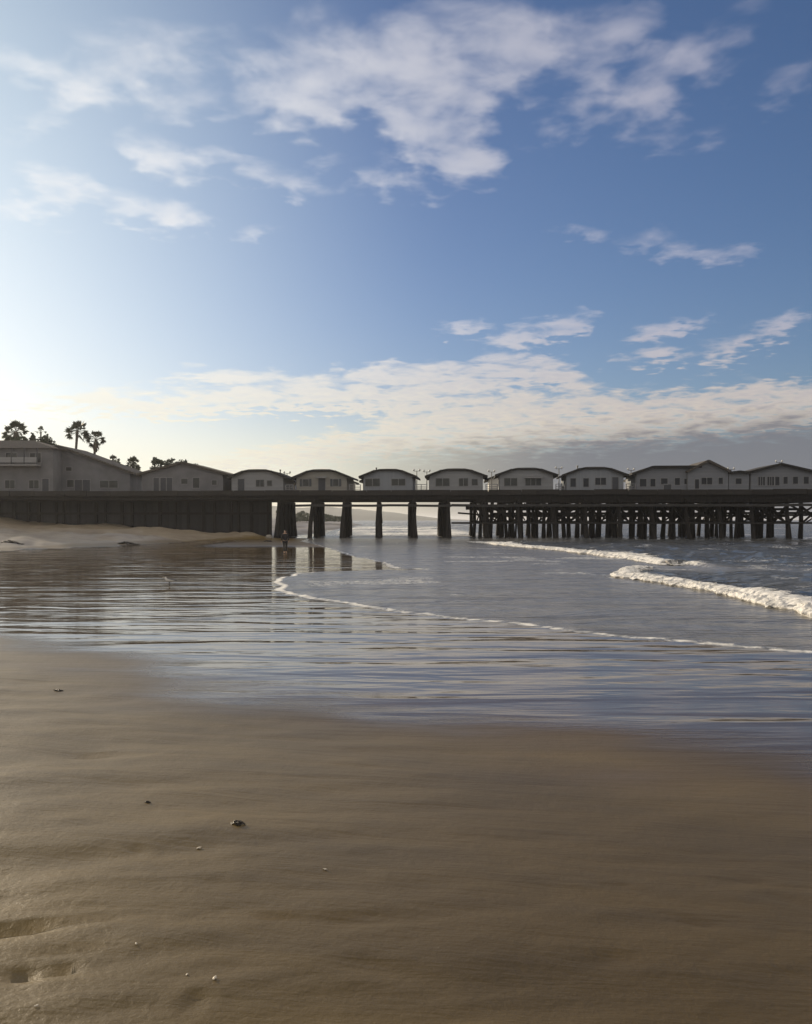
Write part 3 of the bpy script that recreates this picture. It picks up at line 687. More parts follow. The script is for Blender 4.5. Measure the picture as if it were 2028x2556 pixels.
def cottage(name, px0, px1, eave_py, top_py, depth, openings, label, cat='cottage', group=None, prof=ARCH, wall='siding', roof='shingle', setback=0.5, base=DECK, y_front=None, inset=0.62, clip=True, apex=0.0, cap_front=0.46):
    pc = (px0 + px1) / 2
    xc, yc = px_front(pc); yc += setback
    if y_front is not None: yc = y_front; xc = px2x(pc, yc)
    W = (px1 - px0) / F * yc; He = py2z(eave_py, yc) - base; Ht = py2z(top_py, yc) - base
    root = empty(name, (xc, yc, base), math.atan(SL) if y_front is None else 0.0)
    tag(root, label, cat, group)
    hw = W / 2 - inset
    pr = [(u * W / 2 + apex * (1 - abs(u)) * W / 2, He + v * (Ht - He)) for u, v in prof]
    # walls: four sides, gable ends reach up under the roof
    def under(x):
        for (xa, za), (xb, zb) in zip(pr, pr[1:]):
            if xa <= x <= xb: return za + (zb - za) * (x - xa) / (xb - xa + 1e-9)
        return He
    xs = sorted(set([-hw, hw] + [p[0] for p in pr if -hw < p[0] < hw]))
    top = [(x, under(x) - 0.12) for x in xs]
    mb = MB(); n = len(top)
    front = [(-hw, 0, 0), (hw, 0, 0)] + [(x, 0, z) for x, z in top[::-1]]
    k = len(front)
    mb.add(front + [(x, depth, z) for x, _, z in front], [tuple(range(k)), tuple(range(k, 2 * k))[::-1]] + [(i, (i + 1) % k, k + (i + 1) % k, k + i) for i in range(k)])
    mb.build('wall', M[wall], root)
    # roof: thick shell following the profile, clipped back at the top of the gable
    th_ = 0.26; o = 0.4; mb = MB()
    yF = [(-o + (0.30 if (clip and abs(u) < cap_front - 0.01) else 0.0)) for u, v in prof]
    yB = [depth + o] * len(prof)
    m_ = len(pr)
    vs = [(x, yF[i], z + 0.05) for i, (x, z) in enumerate(pr)] + [(x, yB[i], z + 0.05) for i, (x, z) in enumerate(pr)]
    vs += [(x, yF[i], z + 0.05 - th_) for i, (x, z) in enumerate(pr)] + [(x, yB[i], z + 0.05 - th_) for i, (x, z) in enumerate(pr)]
    fs = []
    for i in range(m_ - 1):
        fs += [(i, i + 1, m_ + i + 1, m_ + i), (2 * m_ + i, 3 * m_ + i, 3 * m_ + i + 1, 2 * m_ + i + 1), (i, 2 * m_ + i, 2 * m_ + i + 1, i + 1), (m_ + i, m_ + i + 1, 3 * m_ + i + 1, 3 * m_ + i)]
    fs += [(0, m_, 3 * m_, 2 * m_), (m_ - 1, 3 * m_ - 1 + m_ - m_, 4 * m_ - 1, 2 * m_ - 1)] if False else [(0, m_, 3 * m_, 2 * m_), (m_ - 1, 3 * m_ - 1, 4 * m_ - 1, 2 * m_ - 1)]
    mb.add(vs, fs)
    r_ = mb.build('roof', M[roof], root)
    if clip:   # the clipped gable: a small sloping panel of shingles at the top
        ids = [i for i, (u, v) in enumerate(prof) if abs(u) <= cap_front + 0.01]
        pts = [(pr[i][0], yF[i], pr[i][1] + 0.04) for i in ids]
        c0 = (0, -o, pr[ids[0]][1] - 0.02)
        mb = MB(); mb.add(pts + [(x, y + 0.10, z - 0.10) for x, y, z in pts], [tuple(range(len(pts))), tuple(range(len(pts), 2 * len(pts)))[::-1]] + [(i, (i + 1) % len(pts), len(pts) + (i + 1) % len(pts), len(pts) + i) for i in range(len(pts))])
        mb.build('roof_clip', M[roof], root)
    mb = MB()
    for i in range(m_ - 1):
        if clip and max(abs(prof[i][0]), abs(prof[i + 1][0])) < cap_front + 0.01: continue
        a = Vector((pr[i][0], -o - 0.03, pr[i][1] - 0.07)); b = Vector((pr[i + 1][0], -o - 0.03, pr[i + 1][1] - 0.07)); mb.bar(a, b, 0.05, 0.30)
    mb.build('barge_board', M[roof], root)
    for op in openings:
        kind, p, w, z, h = op
        x = (p - pc) / F * yc
        w = w / F * yc
        if kind == 'w': window(root, x, z, w, h, -0.002, 2 if w > 1.0 else 1)
        elif kind == 's':
            window(root, x, z, w, h, -0.002, 1)
            for q in (-1, 1):
                mb = MB(); mb.box(x + q * (w / 2 + 0.24) - 0.15, x + q * (w / 2 + 0.24) + 0.15, -0.05, -0.003, z - 0.05, z + h + 0.05); mb.build('shutter', M['shutter'], root)
        elif kind == 'v':
            mb = MB(); zt = under(x) + 0.1; mb.tube([(x, 2.2, zt - 0.2), (x, 2.2, zt + h), (x, 2.2, zt + h + 0.02), (x, 2.2, zt + h + 0.14)], [0.08, 0.08, 0.14, 0.12], 8); mb.build('vent_pipe', M['lamp_metal'], root)
        elif kind == 'a':
            mb = MB(); mb.hexa([(x - w / 2, -0.75, z - 0.02), (x + w / 2, -0.75, z - 0.02), (x + w / 2, -0.005, z + h - 0.05), (x - w / 2, -0.005, z + h - 0.05), (x - w / 2, -0.75, z + 0.02), (x + w / 2, -0.75, z + 0.02), (x + w / 2, -0.005, z + h), (x - w / 2, -0.005, z + h)]); mb.build('awning', M['trim'], root)
        elif kind == 'd': door(root, x, w, h, -0.002)
        elif kind == 'l': window(root, x, z, w, h, -0.002, 3)
    # a window and downpipe on the side the sun reaches
    mb = MB(); mb.tube([(-hw - 0.06, 0.15, 0.05), (-hw - 0.06, 0.15, He - 0.1)], [0.05, 0.05], 6); mb.build('downpipe', M['trim'], root)
    mb = MB(); mb.box(-hw - 0.05, -hw + 0.02, depth * 0.45, depth * 0.62, 0.8, 1.6); wo = mb.build('window', M['trim'], root)
    mb = MB(); mb.box(-hw - 0.065, -hw - 0.045, depth * 0.465, depth * 0.605, 0.87, 1.53); mb.build('pane', M['glass'], wo)
    return root
G1 = 'cottages along the seaward side of the pier'
front = []
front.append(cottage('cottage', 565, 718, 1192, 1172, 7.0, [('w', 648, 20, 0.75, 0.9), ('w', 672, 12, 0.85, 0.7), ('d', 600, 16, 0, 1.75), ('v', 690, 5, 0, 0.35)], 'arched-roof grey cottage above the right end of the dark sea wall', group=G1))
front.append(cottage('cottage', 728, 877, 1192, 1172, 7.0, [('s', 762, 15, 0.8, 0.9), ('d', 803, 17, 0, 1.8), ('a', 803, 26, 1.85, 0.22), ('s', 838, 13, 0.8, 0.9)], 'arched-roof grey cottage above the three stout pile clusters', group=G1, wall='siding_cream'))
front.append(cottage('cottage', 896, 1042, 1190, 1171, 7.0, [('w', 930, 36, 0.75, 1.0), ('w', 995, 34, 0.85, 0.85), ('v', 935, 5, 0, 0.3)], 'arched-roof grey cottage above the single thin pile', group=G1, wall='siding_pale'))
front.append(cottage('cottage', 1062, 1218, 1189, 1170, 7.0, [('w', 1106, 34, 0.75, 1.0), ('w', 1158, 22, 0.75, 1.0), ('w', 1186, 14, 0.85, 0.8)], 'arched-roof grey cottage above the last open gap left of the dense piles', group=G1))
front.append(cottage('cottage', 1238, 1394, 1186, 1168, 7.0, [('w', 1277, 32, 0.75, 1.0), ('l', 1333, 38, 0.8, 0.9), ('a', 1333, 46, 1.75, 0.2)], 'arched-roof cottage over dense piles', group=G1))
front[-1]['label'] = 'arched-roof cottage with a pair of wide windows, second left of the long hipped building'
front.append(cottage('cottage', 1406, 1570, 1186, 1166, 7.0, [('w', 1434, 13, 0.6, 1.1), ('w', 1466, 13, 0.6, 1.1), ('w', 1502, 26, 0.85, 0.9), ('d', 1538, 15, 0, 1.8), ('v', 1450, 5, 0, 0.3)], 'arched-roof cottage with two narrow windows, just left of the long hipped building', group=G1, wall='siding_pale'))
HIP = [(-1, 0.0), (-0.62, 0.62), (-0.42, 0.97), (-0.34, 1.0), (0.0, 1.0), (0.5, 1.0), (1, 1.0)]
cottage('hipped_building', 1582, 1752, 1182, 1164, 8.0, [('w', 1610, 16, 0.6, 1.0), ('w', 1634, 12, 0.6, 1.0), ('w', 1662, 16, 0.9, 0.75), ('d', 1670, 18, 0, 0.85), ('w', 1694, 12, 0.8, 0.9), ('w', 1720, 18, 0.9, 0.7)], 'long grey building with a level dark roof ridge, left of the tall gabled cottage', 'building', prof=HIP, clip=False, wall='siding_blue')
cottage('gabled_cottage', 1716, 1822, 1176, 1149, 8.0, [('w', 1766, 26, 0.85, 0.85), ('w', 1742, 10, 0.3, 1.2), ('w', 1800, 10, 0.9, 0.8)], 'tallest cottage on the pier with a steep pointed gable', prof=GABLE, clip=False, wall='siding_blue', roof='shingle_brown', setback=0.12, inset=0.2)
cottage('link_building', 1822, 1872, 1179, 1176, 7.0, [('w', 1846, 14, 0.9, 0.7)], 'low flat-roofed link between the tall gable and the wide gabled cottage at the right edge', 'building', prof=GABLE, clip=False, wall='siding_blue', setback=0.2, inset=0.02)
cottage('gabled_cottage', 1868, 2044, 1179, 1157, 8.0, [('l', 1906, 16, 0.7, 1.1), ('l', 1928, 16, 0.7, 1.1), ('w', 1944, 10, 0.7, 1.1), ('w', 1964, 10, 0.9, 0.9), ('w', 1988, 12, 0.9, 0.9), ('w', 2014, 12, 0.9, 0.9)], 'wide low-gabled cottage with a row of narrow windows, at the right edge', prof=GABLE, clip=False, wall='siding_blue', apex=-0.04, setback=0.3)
# the second row on the far side of the walkway, seen through the gaps
rear = [(0, None, 'behind the gap right of the cottage above the sea wall end'), (1, None, 'behind the arched cottage over the three stout pile clusters'), (2, None, 'behind the arched cottage over the single thin pile'), (4, 12.4, 'its bright side seen left of the cottage with wide windows'), (5, 33.4, 'its bright side seen left of the long hipped building')]
for i, left, lb in rear:
    c = front[i]; d = copy_tree(c)
    off = 20.0 - 0.6
    hwid = (718 - 565) / 2 / F * 115 - 0.35
    x = c.location.x + DX * off + 0.5 if left is None else left + hwid
    d.location = (x, yf(x) + 0.5 + off, DECK); d.rotation_euler = (0, 0, math.atan(SL) + math.pi)
    d['label'] = 'white rear-row pier cottage ' + lb; d['group'] = 'cottages along the far side of the pier'
    for ch in d.children:
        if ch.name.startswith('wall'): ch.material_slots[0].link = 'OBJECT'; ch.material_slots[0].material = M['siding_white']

# lamp posts on the pier walkway
def lamp_post(px, top_py, label):
    y = yf(px2x(px, 125)) + 10.2; x = px2x(px, y); H = py2z(top_py, y) - DECK
    root = empty('lamp_post', (x, y, DECK)); tag(root, label, 'lamp post', 'lamp posts on the pier walkway')
    mb = MB(); mb.tube([(0, 0, 0), (0, 0, 0.25), (0, 0, 0.3), (0, 0, H - 0.3)], [0.13, 0.13, 0.075, 0.05], 8); mb.build('post', M['lamp_metal'], root)
    mb = MB(); mb.bar((-0.42, 0, H - 0.35), (0.42, 0, H - 0.35), 0.05); a = mb.build('cross_arm', M['lamp_metal'], root)
    for s in (-0.42, 0.42):
        mb = MB(); mb.tube([(s, 0, H - 0.34), (s, 0, H - 0.25), (s, 0, H - 0.14), (s, 0, H - 0.04), (s, 0, H)], [0.05, 0.12, 0.14, 0.1, 0.02], 8); mb.build('lamp_globe', M['lamp_glass'], root, True)
for px, py, lb in ((717, 1176, 'above the sea wall end'), (1041, 1170, 'just right of the cottage over the single thin pile'), (1066, 1172, 'nearest the left eave of the cottage over the last open gap'), (1228, 1172, 'just left of the cottage with wide dark windows'), (1396, 1164, 'right beside the cottage with wide dark windows'), (1576, 1168, 'just left of the long hipped building'), (1826, 1166, 'over the flat-roofed link'), (1946, 1148, 'over the peak of the gabled cottage at the right edge')):
    lamp_post(px, py, 'thin twin-globe lamp post ' + lb)

# ------------------------------------------------------------------ landward end: bluff, sea wall, houses
# bluff of earth behind the wall, its top level with the deck
mb = MB()
BL = [(-18.6, yf(-18.6) + 3.3), (-24, 128), (-42, 139), (-70, 270), (-90, 420), (-420, 420), (-420, yf(-200) + 3.3), (-150, yf(-150) + 3.3)]
nb = len(BL)
mb.add([(x, y, -1.0) for x, y in BL] + [(x, y, DECK - 0.25) for x, y in BL], [tuple(range(nb))[::-1], tuple(range(nb, 2 * nb))] + [(i, (i + 1) % nb, nb + (i + 1) % nb, nb + i) for i in range(nb)])
bl = mb.build('bluff', M['earth']); tag(bl, 'low earth bluff behind the dark sea wall under the left houses', 'bluff', kind='structure')
sw = empty('sea_wall', (-40, yf(-40) + 3.0, 0)); tag(sw, 'dark board sea wall under the landward end of the pier', 'sea wall')
sw.rotation_euler = (0, 0, math.atan(SL))
mb = MB(); mb.box(-170, 21.6, 0, 0.25, -1.0, 5.12); mb.build('boards', M['seawall'], sw)
mb = MB()
for i in range(34):
    x = 21.2 - i * 1.9 + rnd.uniform(-.5, .5); w_ = rnd.uniform(.10, .22); l_ = rnd.uniform(-.08, .08); mb.hexa([(x - w_ + l_, -0.28, -1), (x + w_ + l_, -0.28, -1), (x + w_ + l_, -0.003, -1), (x - w_ + l_, -0.003, -1), (x - w_, -0.28, 5 - (rnd.random() < .3) * rnd.uniform(.2, 1.2)), (x + w_, -0.28, 4.9), (x + w_, -0.003, 4.9), (x - w_, -0.003, 4.9)])
mb.build('post', M['timber'], sw)['kind'] = 'stuff'
mb = MB(); mb.box(-170, 21.6, -0.36, -0.285, 3.2, 3.5); mb.build('wale', M['timber'], sw)

cottage('gabled_cottage', 338, 567, 1183, 1153, 9.0, [('d', 386, 14, 0, 1.95), ('d', 404, 14, 0, 1.95), ('d', 420, 14, 0, 1.95), ('w', 458, 16, 1.15, 0.7), ('w', 488, 16, 0.6, 1.35), ('w', 534, 12, 1.0, 0.6)], 'wide low-gabled cottage with tall dark doors and treetops behind its roof', prof=GABLE, clip=False, wall='stucco', roof='shingle_brown', setback=0.6)
L2 = cottage('gabled_house', -40, 336, 1181, 1112, 10.0, [('w', 122, 26, 2.0, 1.0), ('d', 196, 18, 0, 2.1), ('d', 216, 18, 0, 2.1), ('w', 176, 16, 1.1, 1.0), ('w', 272, 44, 1.0, 1.0), ('w', 172, 14, 3.4, 0.5)], 'big house with one long roof slope falling towards the right, below the two tall palms', 'house', prof=GABLE, clip=False, wall='stucco', roof='shingle_brown', y_front=123.0, base=DECK - 0.2)
def apartment():
    Y = 119.8; x1 = px2x(132, Y); x0 = px2x(-190, Y); base = DECK - 0.1
    root = empty('two_storey_building', (x1, Y, base)); tag(root, 'two-storey grey building with a balcony and dark eave at the left edge of the photo', 'building')
    W = x1 - x0; He = py2z(1119, Y) - base; Ht = py2z(1099, Y) - base
    mb = MB(); mb.box(-W, 0, 0, 12, 0, He); mb.build('wall', M['stucco'], root)
    o = 0.55; mb = MB()
    mb.hexa([(-W - o, -o, He + .002), (o, -o, He + .002), (o, 12 + o, He + .002), (-W - o, 12 + o, He + .002), (-W + 2, 4.0, Ht + .35), (-4.5, 4.0, Ht + .35), (-4.5, 8.0, Ht + .35), (-W + 2, 8.0, Ht + .35)])
    mb.build('roof', M['shingle_brown'], root)
    zb = py2z(1160, Y) - base
    mb = MB(); mb.box(-W, -1.6, -1.3, -0.002, zb - 0.2, zb); bal = mb.build('balcony', M['trim'], root)
    mb = MB()
    for k in range(8):
        x = -1.65 - k * 1.75; mb.box(x - 0.07, x + 0.07, -1.28, -1.14, zb + .002, He - 0.02)
    mb.build('balcony_post', M['door'], bal)
    mb = MB(); mb.box(-W, -1.62, -1.27, -1.21, zb + 0.25, zb + 0.95); mb.build('balcony_panel', M['siding'], bal)
    for k in range(4):
        x = -2.4 - k * 3.3
        window(root, x, zb + 0.3, 1.5, 1.3, -0.002, 2); window(root, x - 0.2, 0.7, 1.3, 1.1, -0.002, 2)
    door(root, -1.0, 0.9, 2.0, -0.002)
apartment()

# ------------------------------------------------------------------ palms and trees on the bluff
def fan_palm(px, crown_py, py_base_hint, Y, rad, label, lean=0.0, skirt=0.0, nleaf=26, seed=1, upright=0.0, base=DECK - 0.3, tr=0.22, ball=False):
    r_ = random.Random(seed)
    x = px2x(px, Y); zc = py2z(crown_py, Y)
    root = empty('palm_tree', (x - lean, Y, base)); tag(root, label, 'palm tree', 'fan palms on the bluff behind the houses')
    H = zc - base
    pts = [(lean * (max(t, 0.0) ** 1.6), 0.0, H * t) for t in (-0.03, 0.0, .15, .35, .55, .75, .9, 1.0)]
    mb = MB(); mb.tube(pts, [tr * 1.6, tr * 1.5, tr * 1.15, tr, tr * .95, tr * .92, tr * 1.0, tr * 1.1], 10, True, 0.05, r_); mb.build('trunk', M['bark'], root, True)
    C = Vector((lean, 0, H)); mb = MB()
    def leaf(d, L, fr, droop):
        d = d.normalized(); base_ = C + d * 0.15
        hub = base_ + d * (L * 0.58) + Vector((0, 0, -droop * 0.3 * L))
        mb.bar(base_, hub, 0.05, 0.04)
        side = d.cross(Vector((0, 0, 1)))
        side = side.normalized() if side.length > 0.1 else Vector((1, 0, 0))
        nrm = side.cross(d); n = 11
        tw = r_.uniform(-0.7, 0.7); side, nrm = side * math.cos(tw) + nrm * math.sin(tw), nrm * math.cos(tw) - side * math.sin(tw)
        for i in range(n):
            a = (i / (n - 1) - 0.5) * 2 * 1.75
            ra = fr * (1.0 - 0.18 * abs(a) / 1.75) * r_.uniform(0.85, 1.1)
            dirn = d * math.cos(a) + side * math.sin(a)
            tip = hub + dirn * ra + Vector((0, 0, -droop * fr * (0.35 + 0.3 * abs(a)))) + nrm * r_.uniform(-.08, .08)
            mid = hub + dirn * ra * 0.62 + Vector((0, 0, -droop * fr * 0.10))
            w = fr * 0.115; per = (side * math.cos(a) - d * math.sin(a)) * w
            mb.add([hub, mid + per, tip, mid - per], [(0, 1, 2, 3)])
    for i in range(nleaf):
        el = r_.uniform(-0.55, 1.25) + upright if not ball else math.asin(r_.uniform(-0.9, 1.0)); azm = i * 2.39996 + r_.uniform(-.3, .3)
        d = Vector((math.cos(azm) * math.cos(el), math.sin(azm) * math.cos(el), math.sin(el)))
        leaf(d, rad * r_.uniform(0.8, 1.05), rad * r_.uniform(0.36, 0.50), max(0.0, 0.5 - 0.35 * el))
    mb.build('crown', M['frond'], root)
    if skirt > 0:
        mb = MB()
        for i in range(60):
            a = r_.uniform(0, 6.28); t = r_.uniform(0, 1)
            p = C + Vector((math.cos(a) * 0.22, math.sin(a) * 0.22, -0.1 - skirt * t * 0.8)); q = p + Vector((math.cos(a) * r_.uniform(.15, .55) * (1.1 - t * .6), math.sin(a) * r_.uniform(.15, .55) * (1.1 - t * .6), -r_.uniform(.5, 1.0)))
            s_ = Vector((-math.sin(a), math.cos(a), 0)) * 0.16
            mb.add([p - s_ * .5, p + s_ * .5, q + s_, q - s_], [(0, 1, 2, 3)])
        mb.build('dead_frond_skirt', M['frond_dry'], root)
    return root
fan_palm(193, 1076, 0, 150, 2.15, 'taller of the two slim palms standing above the long sloping roof', lean=0.55, seed=3, nleaf=32)
fan_palm(240, 1096, 0, 150, 1.8, 'shorter, leaning palm just right of the tallest slim palm', lean=0.75, seed=8, nleaf=20, skirt=1.6)
fan_palm(284, 1151, 0, 158, 1.15, 'small round palm crown peeping over the roof, left of the last palm', seed=12, nleaf=60, ball=True)
fan_palm(332, 1158, 0, 156, 1.4, 'round palm crown between the long sloping roof and the wide gabled cottage', seed=15, nleaf=70, ball=True)
fan_palm(40, 1078, 0, 140, 2.2, 'thick shaggy palm over the two-storey building at the left edge', seed=21, nleaf=40, skirt=2.6, tr=0.35)
fan_palm(102, 1078, 0, 148, 0.95, 'tiny upright palm between the shaggy palm and the two slim palms', seed=25, nleaf=9, upright=0.55, tr=0.12)
def tree(px, py, Y, rx, rz, label, seed, base=DECK - 0.3, n=520, ls=0.22):
    r_ = random.Random(seed); x = px2x(px, Y); zc = py2z(py, Y); root = empty('round_tree', (x, Y, base)); tag(root, label, 'tree', 'round dark trees behind the left houses')
    H = zc - base; mb = MB()
    mb.tube([(0, 0, -0.1), (0.05, 0, H * .4), (-.05, 0, H * .75)], [0.22, 0.16, 0.1], 8, True, 0.06, r_)
    for k in range(5):
        a = k * 1.26 + r_.uniform(-.3, .3); mb.tube([(0, 0, H * .62), (math.cos(a) * rx * .3, math.sin(a) * rx * .3, H * .82), (math.cos(a) * rx * .6, math.sin(a) * rx * .6, H + rz * r_.uniform(-.3, .3))], [0.1, 0.07, 0.03], 6)
    mb.build('trunk', M['wood_tree'], root, True)
    mb = MB(); cl = [(Vector((r_.gauss(0, .5) * rx, r_.gauss(0, .5) * rx, H + r_.gauss(0, .42) * rz)), r_.uniform(.35, .6)) for _ in range(11)]
    for i in range(n):
        c, s = cl[i % len(cl)]
        d = Vector((r_.gauss(0, 1), r_.gauss(0, 1), r_.gauss(0, 1))).normalized() * (r_.random() ** .4)
        p = c + Vector((d.x * rx * s, d.y * rx * s, d.z * rz * s))
        u = Vector((r_.gauss(0, 1), r_.gauss(0, 1), r_.gauss(0, 1))).normalized(); v = u.cross(Vector((r_.gauss(0, 1), r_.gauss(0, 1), r_.gauss(0, 1)))).normalized()
        L = ls * r_.uniform(.7, 1.5)
        mb.add([p - u * L, p + v * L * .55, p + u * L, p - v * L * .55], [(0, 1, 2, 3)])
    mb.build('crown', M['leaf'], root)
tree(396, 1160, 145, 1.7, 0.9, 'dark tree top over the left half of the wide gabled cottage roof', 31)
tree(455, 1163, 146, 1.9, 0.7, 'dark flat tree top over the right half of the wide gabled cottage roof', 32)
tree(80, 1102, 142, 0.7, 1.1, 'narrow dark bush beside the shaggy palm at the left', 33, n=300)
tree(116, 1104, 142, 1.35, 1.2, 'broad dark bush under the tiny upright palm', 34)
tree(62, 1112, 141, 1.1, 0.8, 'low dark bush on the roofline under the shaggy palm', 37, n=300)
tree(138, 1117, 141, 0.8, 0.6, 'low dark bush where the long sloping roof begins', 38, n=240)
tree(160, 1127, 142, 0.55, 0.5, 'small bush on the roofline left of the taller slim palm', 35, n=200)
tree(219, 1148, 142, 0.65, 0.5, 'small bush on the roofline between the two slim palms', 36, n=200)
# far shrubs on the coast seen between the stout piles
def tree_line():
    r_ = random.Random(5); mb = MB()
    for i in range(2600):
        px = r_.uniform(690, 872); t = 1 - (px - 690) / 182
        Y = r_.uniform(330, 380); p = at(px, 1300 - r_.random() ** 1.4 * (10 + 22 * t * (0.6 + 0.4 * math.sin(px * 0.11))), Y)
        u = Vector((r_.gauss(0, 1), r_.gauss(0, 1), r_.gauss(0, 1))).normalized(); v = u.cross(Vector((r_.gauss(0, 1), r_.gauss(0, 1), r_.gauss(0, 1)))).normalized(); L = r_.uniform(.3, .7)
        mb.add([p - u * L, p + v * L * .6, p + u * L, p - v * L * .6], [(0, 1, 2, 3)])
    o = mb.build('far_shrubs', M['leaf']); tag(o, 'dark belt of far shrubs seen between the stout piles', 'shrubs', kind='stuff')
tree_line()

# ------------------------------------------------------------------ small things on the sand
def ground_z(x, y): return float(ground_height(np.array([x]), np.array([y]))[0][0])
def solve_ground(px, py):
    z = 0.0
    for _ in range(40):
        X, Y = gp(px, py, min(z, 2.3)); z = 0.5 * z + 0.5 * ground_z(X, Y)
    return X, Y, z
def kelp(px, py, w, h, label, seed, name='kelp_clump', cat='seaweed', group='dark kelp on the sand'):
    r_ = random.Random(seed); X, Y, z = solve_ground(px, py); mb = MB()
    for i in range(26):
        a = r_.uniform(0, 6.28); q = r_.random() ** .6
        p0 = Vector((math.cos(a) * w * q * .8, math.sin(a) * w * q * .5, r_.uniform(0, h * (1 - q)))); pts = [p0]; dr = r_.uniform(0, 6.28)
        for k in range(5):
            dr += r_.uniform(-.8, .8); p0 = p0 + Vector((math.cos(dr) * w * .22, math.sin(dr) * w * .14, 0)); p0.z = max(-0.01, h * (1 - (p0.xy.length / w) ** 2) * r_.uniform(.5, 1.0)); pts.append(p0.copy())
        rr = h * 0.16
        mb.tube(pts, [rr * .6, rr, rr * 1.2, rr * 1.1, rr, rr * .4], 6)
    o = mb.build(name, M['kelp'], smooth=True); o.location = (X, Y, z); tag(o, label, cat, group)
kelp(24, 1356, 0.9, 0.32, 'dark kelp clump on the pale sand bank at the left edge', 1)
kelp(313, 1358, 0.9, 0.26, 'dark kelp clump at the wet foot of the sand bank below the wide gabled cottage', 2)
kelp(670, 1352, 0.5, 0.18, 'small dark kelp clump below the pale boulder at the sea wall end', 3)
kelp(593, 2057, 0.05, 0.022, 'small black scrap of seaweed alone on the smooth foreground sand', 4)
kelp(143, 1725, 0.10, 0.022, 'thin dark strand of seaweed near the top left of the foreground sand', 5)
kelp(368, 2004, 0.022, 0.015, 'tiny dark crumb of seaweed left of the black scrap', 6)
def shell(px, py, s, label, seed):
    r_ = random.Random(seed); X, Y, z = solve_ground(px, py); mb = MB(); n = 11; rings = 4
    vs = [(0, -s * .5, s * .12)]
    for k in range(1, rings + 1):
        for i in range(n):
            a = (i / (n - 1) - .5) * 2.4; rr = s * k / rings
            vs.append((math.sin(a) * rr, -s * .5 + math.cos(a) * rr, s * (.12 + .35 * math.sin(k / rings * 2.6)) * (1 + (.10 if i % 2 else -.05)) - (s * .15 if k == rings else 0)))
    fs = [(0, 1 + i, 2 + i) for i in range(n - 1)]
    for k in range(rings - 1):
        for i in range(n - 1): fs.append((1 + k * n + i, 1 + (k + 1) * n + i, 2 + (k + 1) * n + i, 2 + k * n + i))
    mb.add(vs, fs); o = mb.build('shell', M['shell'], smooth=True)
    so = o.modifiers.new('thickness', 'SOLIDIFY'); so.thickness = s * .08
    o.location = (X, Y, z); o.rotation_euler = (0, 0, r_.uniform(0, 6.28)); tag(o, label, 'shell', 'pale shells on the foreground sand')
shell(497, 2119, 0.022, 'pale shell left below the black scrap of seaweed', 1)
shell(812, 2172, 0.017, 'pale shell farthest right, alone on smooth sand', 2)
shell(536, 2444, 0.018, 'pale shell near the bottom, right of another small one', 3)
shell(467, 2434, 0.010, 'tiny pale shell near the bottom, left of a larger one', 4)
shell(91, 2512, 0.010, 'tiny pale shell in the bottom left corner of the sand', 5)
shell(340, 2357, 0.011, 'tiny pale shell just below the sand ridges at the left', 6)
def boulder(px, py, s, label):
    X, Y, z = solve_ground(px, py); bm = bmesh.new(); bmesh.ops.create_icosphere(bm, subdivisions=4, radius=1)
    a = np.array([v.co[:] for v in bm.verts]); k = 1 + .22 * fbm(a[:, 0] * 1.5 + 5, a[:, 1] * 1.5 + a[:, 2] * 1.7, 3, 4)
    for v, f in zip(bm.verts, k): v.co = Vector((v.co.x * s * f, v.co.y * s * .8 * f, max(v.co.z * .95 * s * f, -.3 * s)))
    me = bpy.data.meshes.new('boulder'); bm.to_mesh(me); bm.free(); me.materials.append(M['rock'])
    for p in me.polygons: p.use_smooth = True
    o = bpy.data.objects.new('boulder', me); col.objects.link(o); o.location = (X, Y, z + s * .25); tag(o, label, 'boulder')
boulder(671, 1344, 0.42, 'pale rounded boulder at the foot of the sea wall end')

# ------------------------------------------------------------------ gull and person
def skin_obj(name, verts, edges, radii, mat, parent=None, sub=2, root=0):
    me = bpy.data.meshes.new(name); me.from_pydata(verts, edges, []); me.materials.append(mat)
    o = bpy.data.objects.new(name, me); col.objects.link(o)
    if parent: o.parent = parent
    sk = o.modifiers.new('skin', 'SKIN'); sk.use_smooth_shade = True
    for i, r in enumerate(radii):
        d = me.skin_vertices[0].data[i]; d.radius = r if isinstance(r, tuple) else (r, r); d.use_root = (i == root)
    sb = o.modifiers.new('smooth', 'SUBSURF'); sb.levels = sub; sb.render_levels = sub
    return o
def bird_mat():
    m, t, b = new_mat('gull plumage')
    x, y, z = t.sep(t.n.new('ShaderNodeTexCoord').outputs['Object'])
    f = t.mapr(t.add(t.sub(z, t.mul(x, -0.25)), 0.0), 0.235, 0.265)
    f = t.mul(f, t.mapr(x, -0.10, -0.04))
    t.put(b.inputs['Base Color'], t.mix(f, (0.66, 0.64, 0.60), (0.085, 0.085, 0.09))); b.inputs['Roughness'].default_value = 0.8
    return m
M['gull'] = bird_mat()
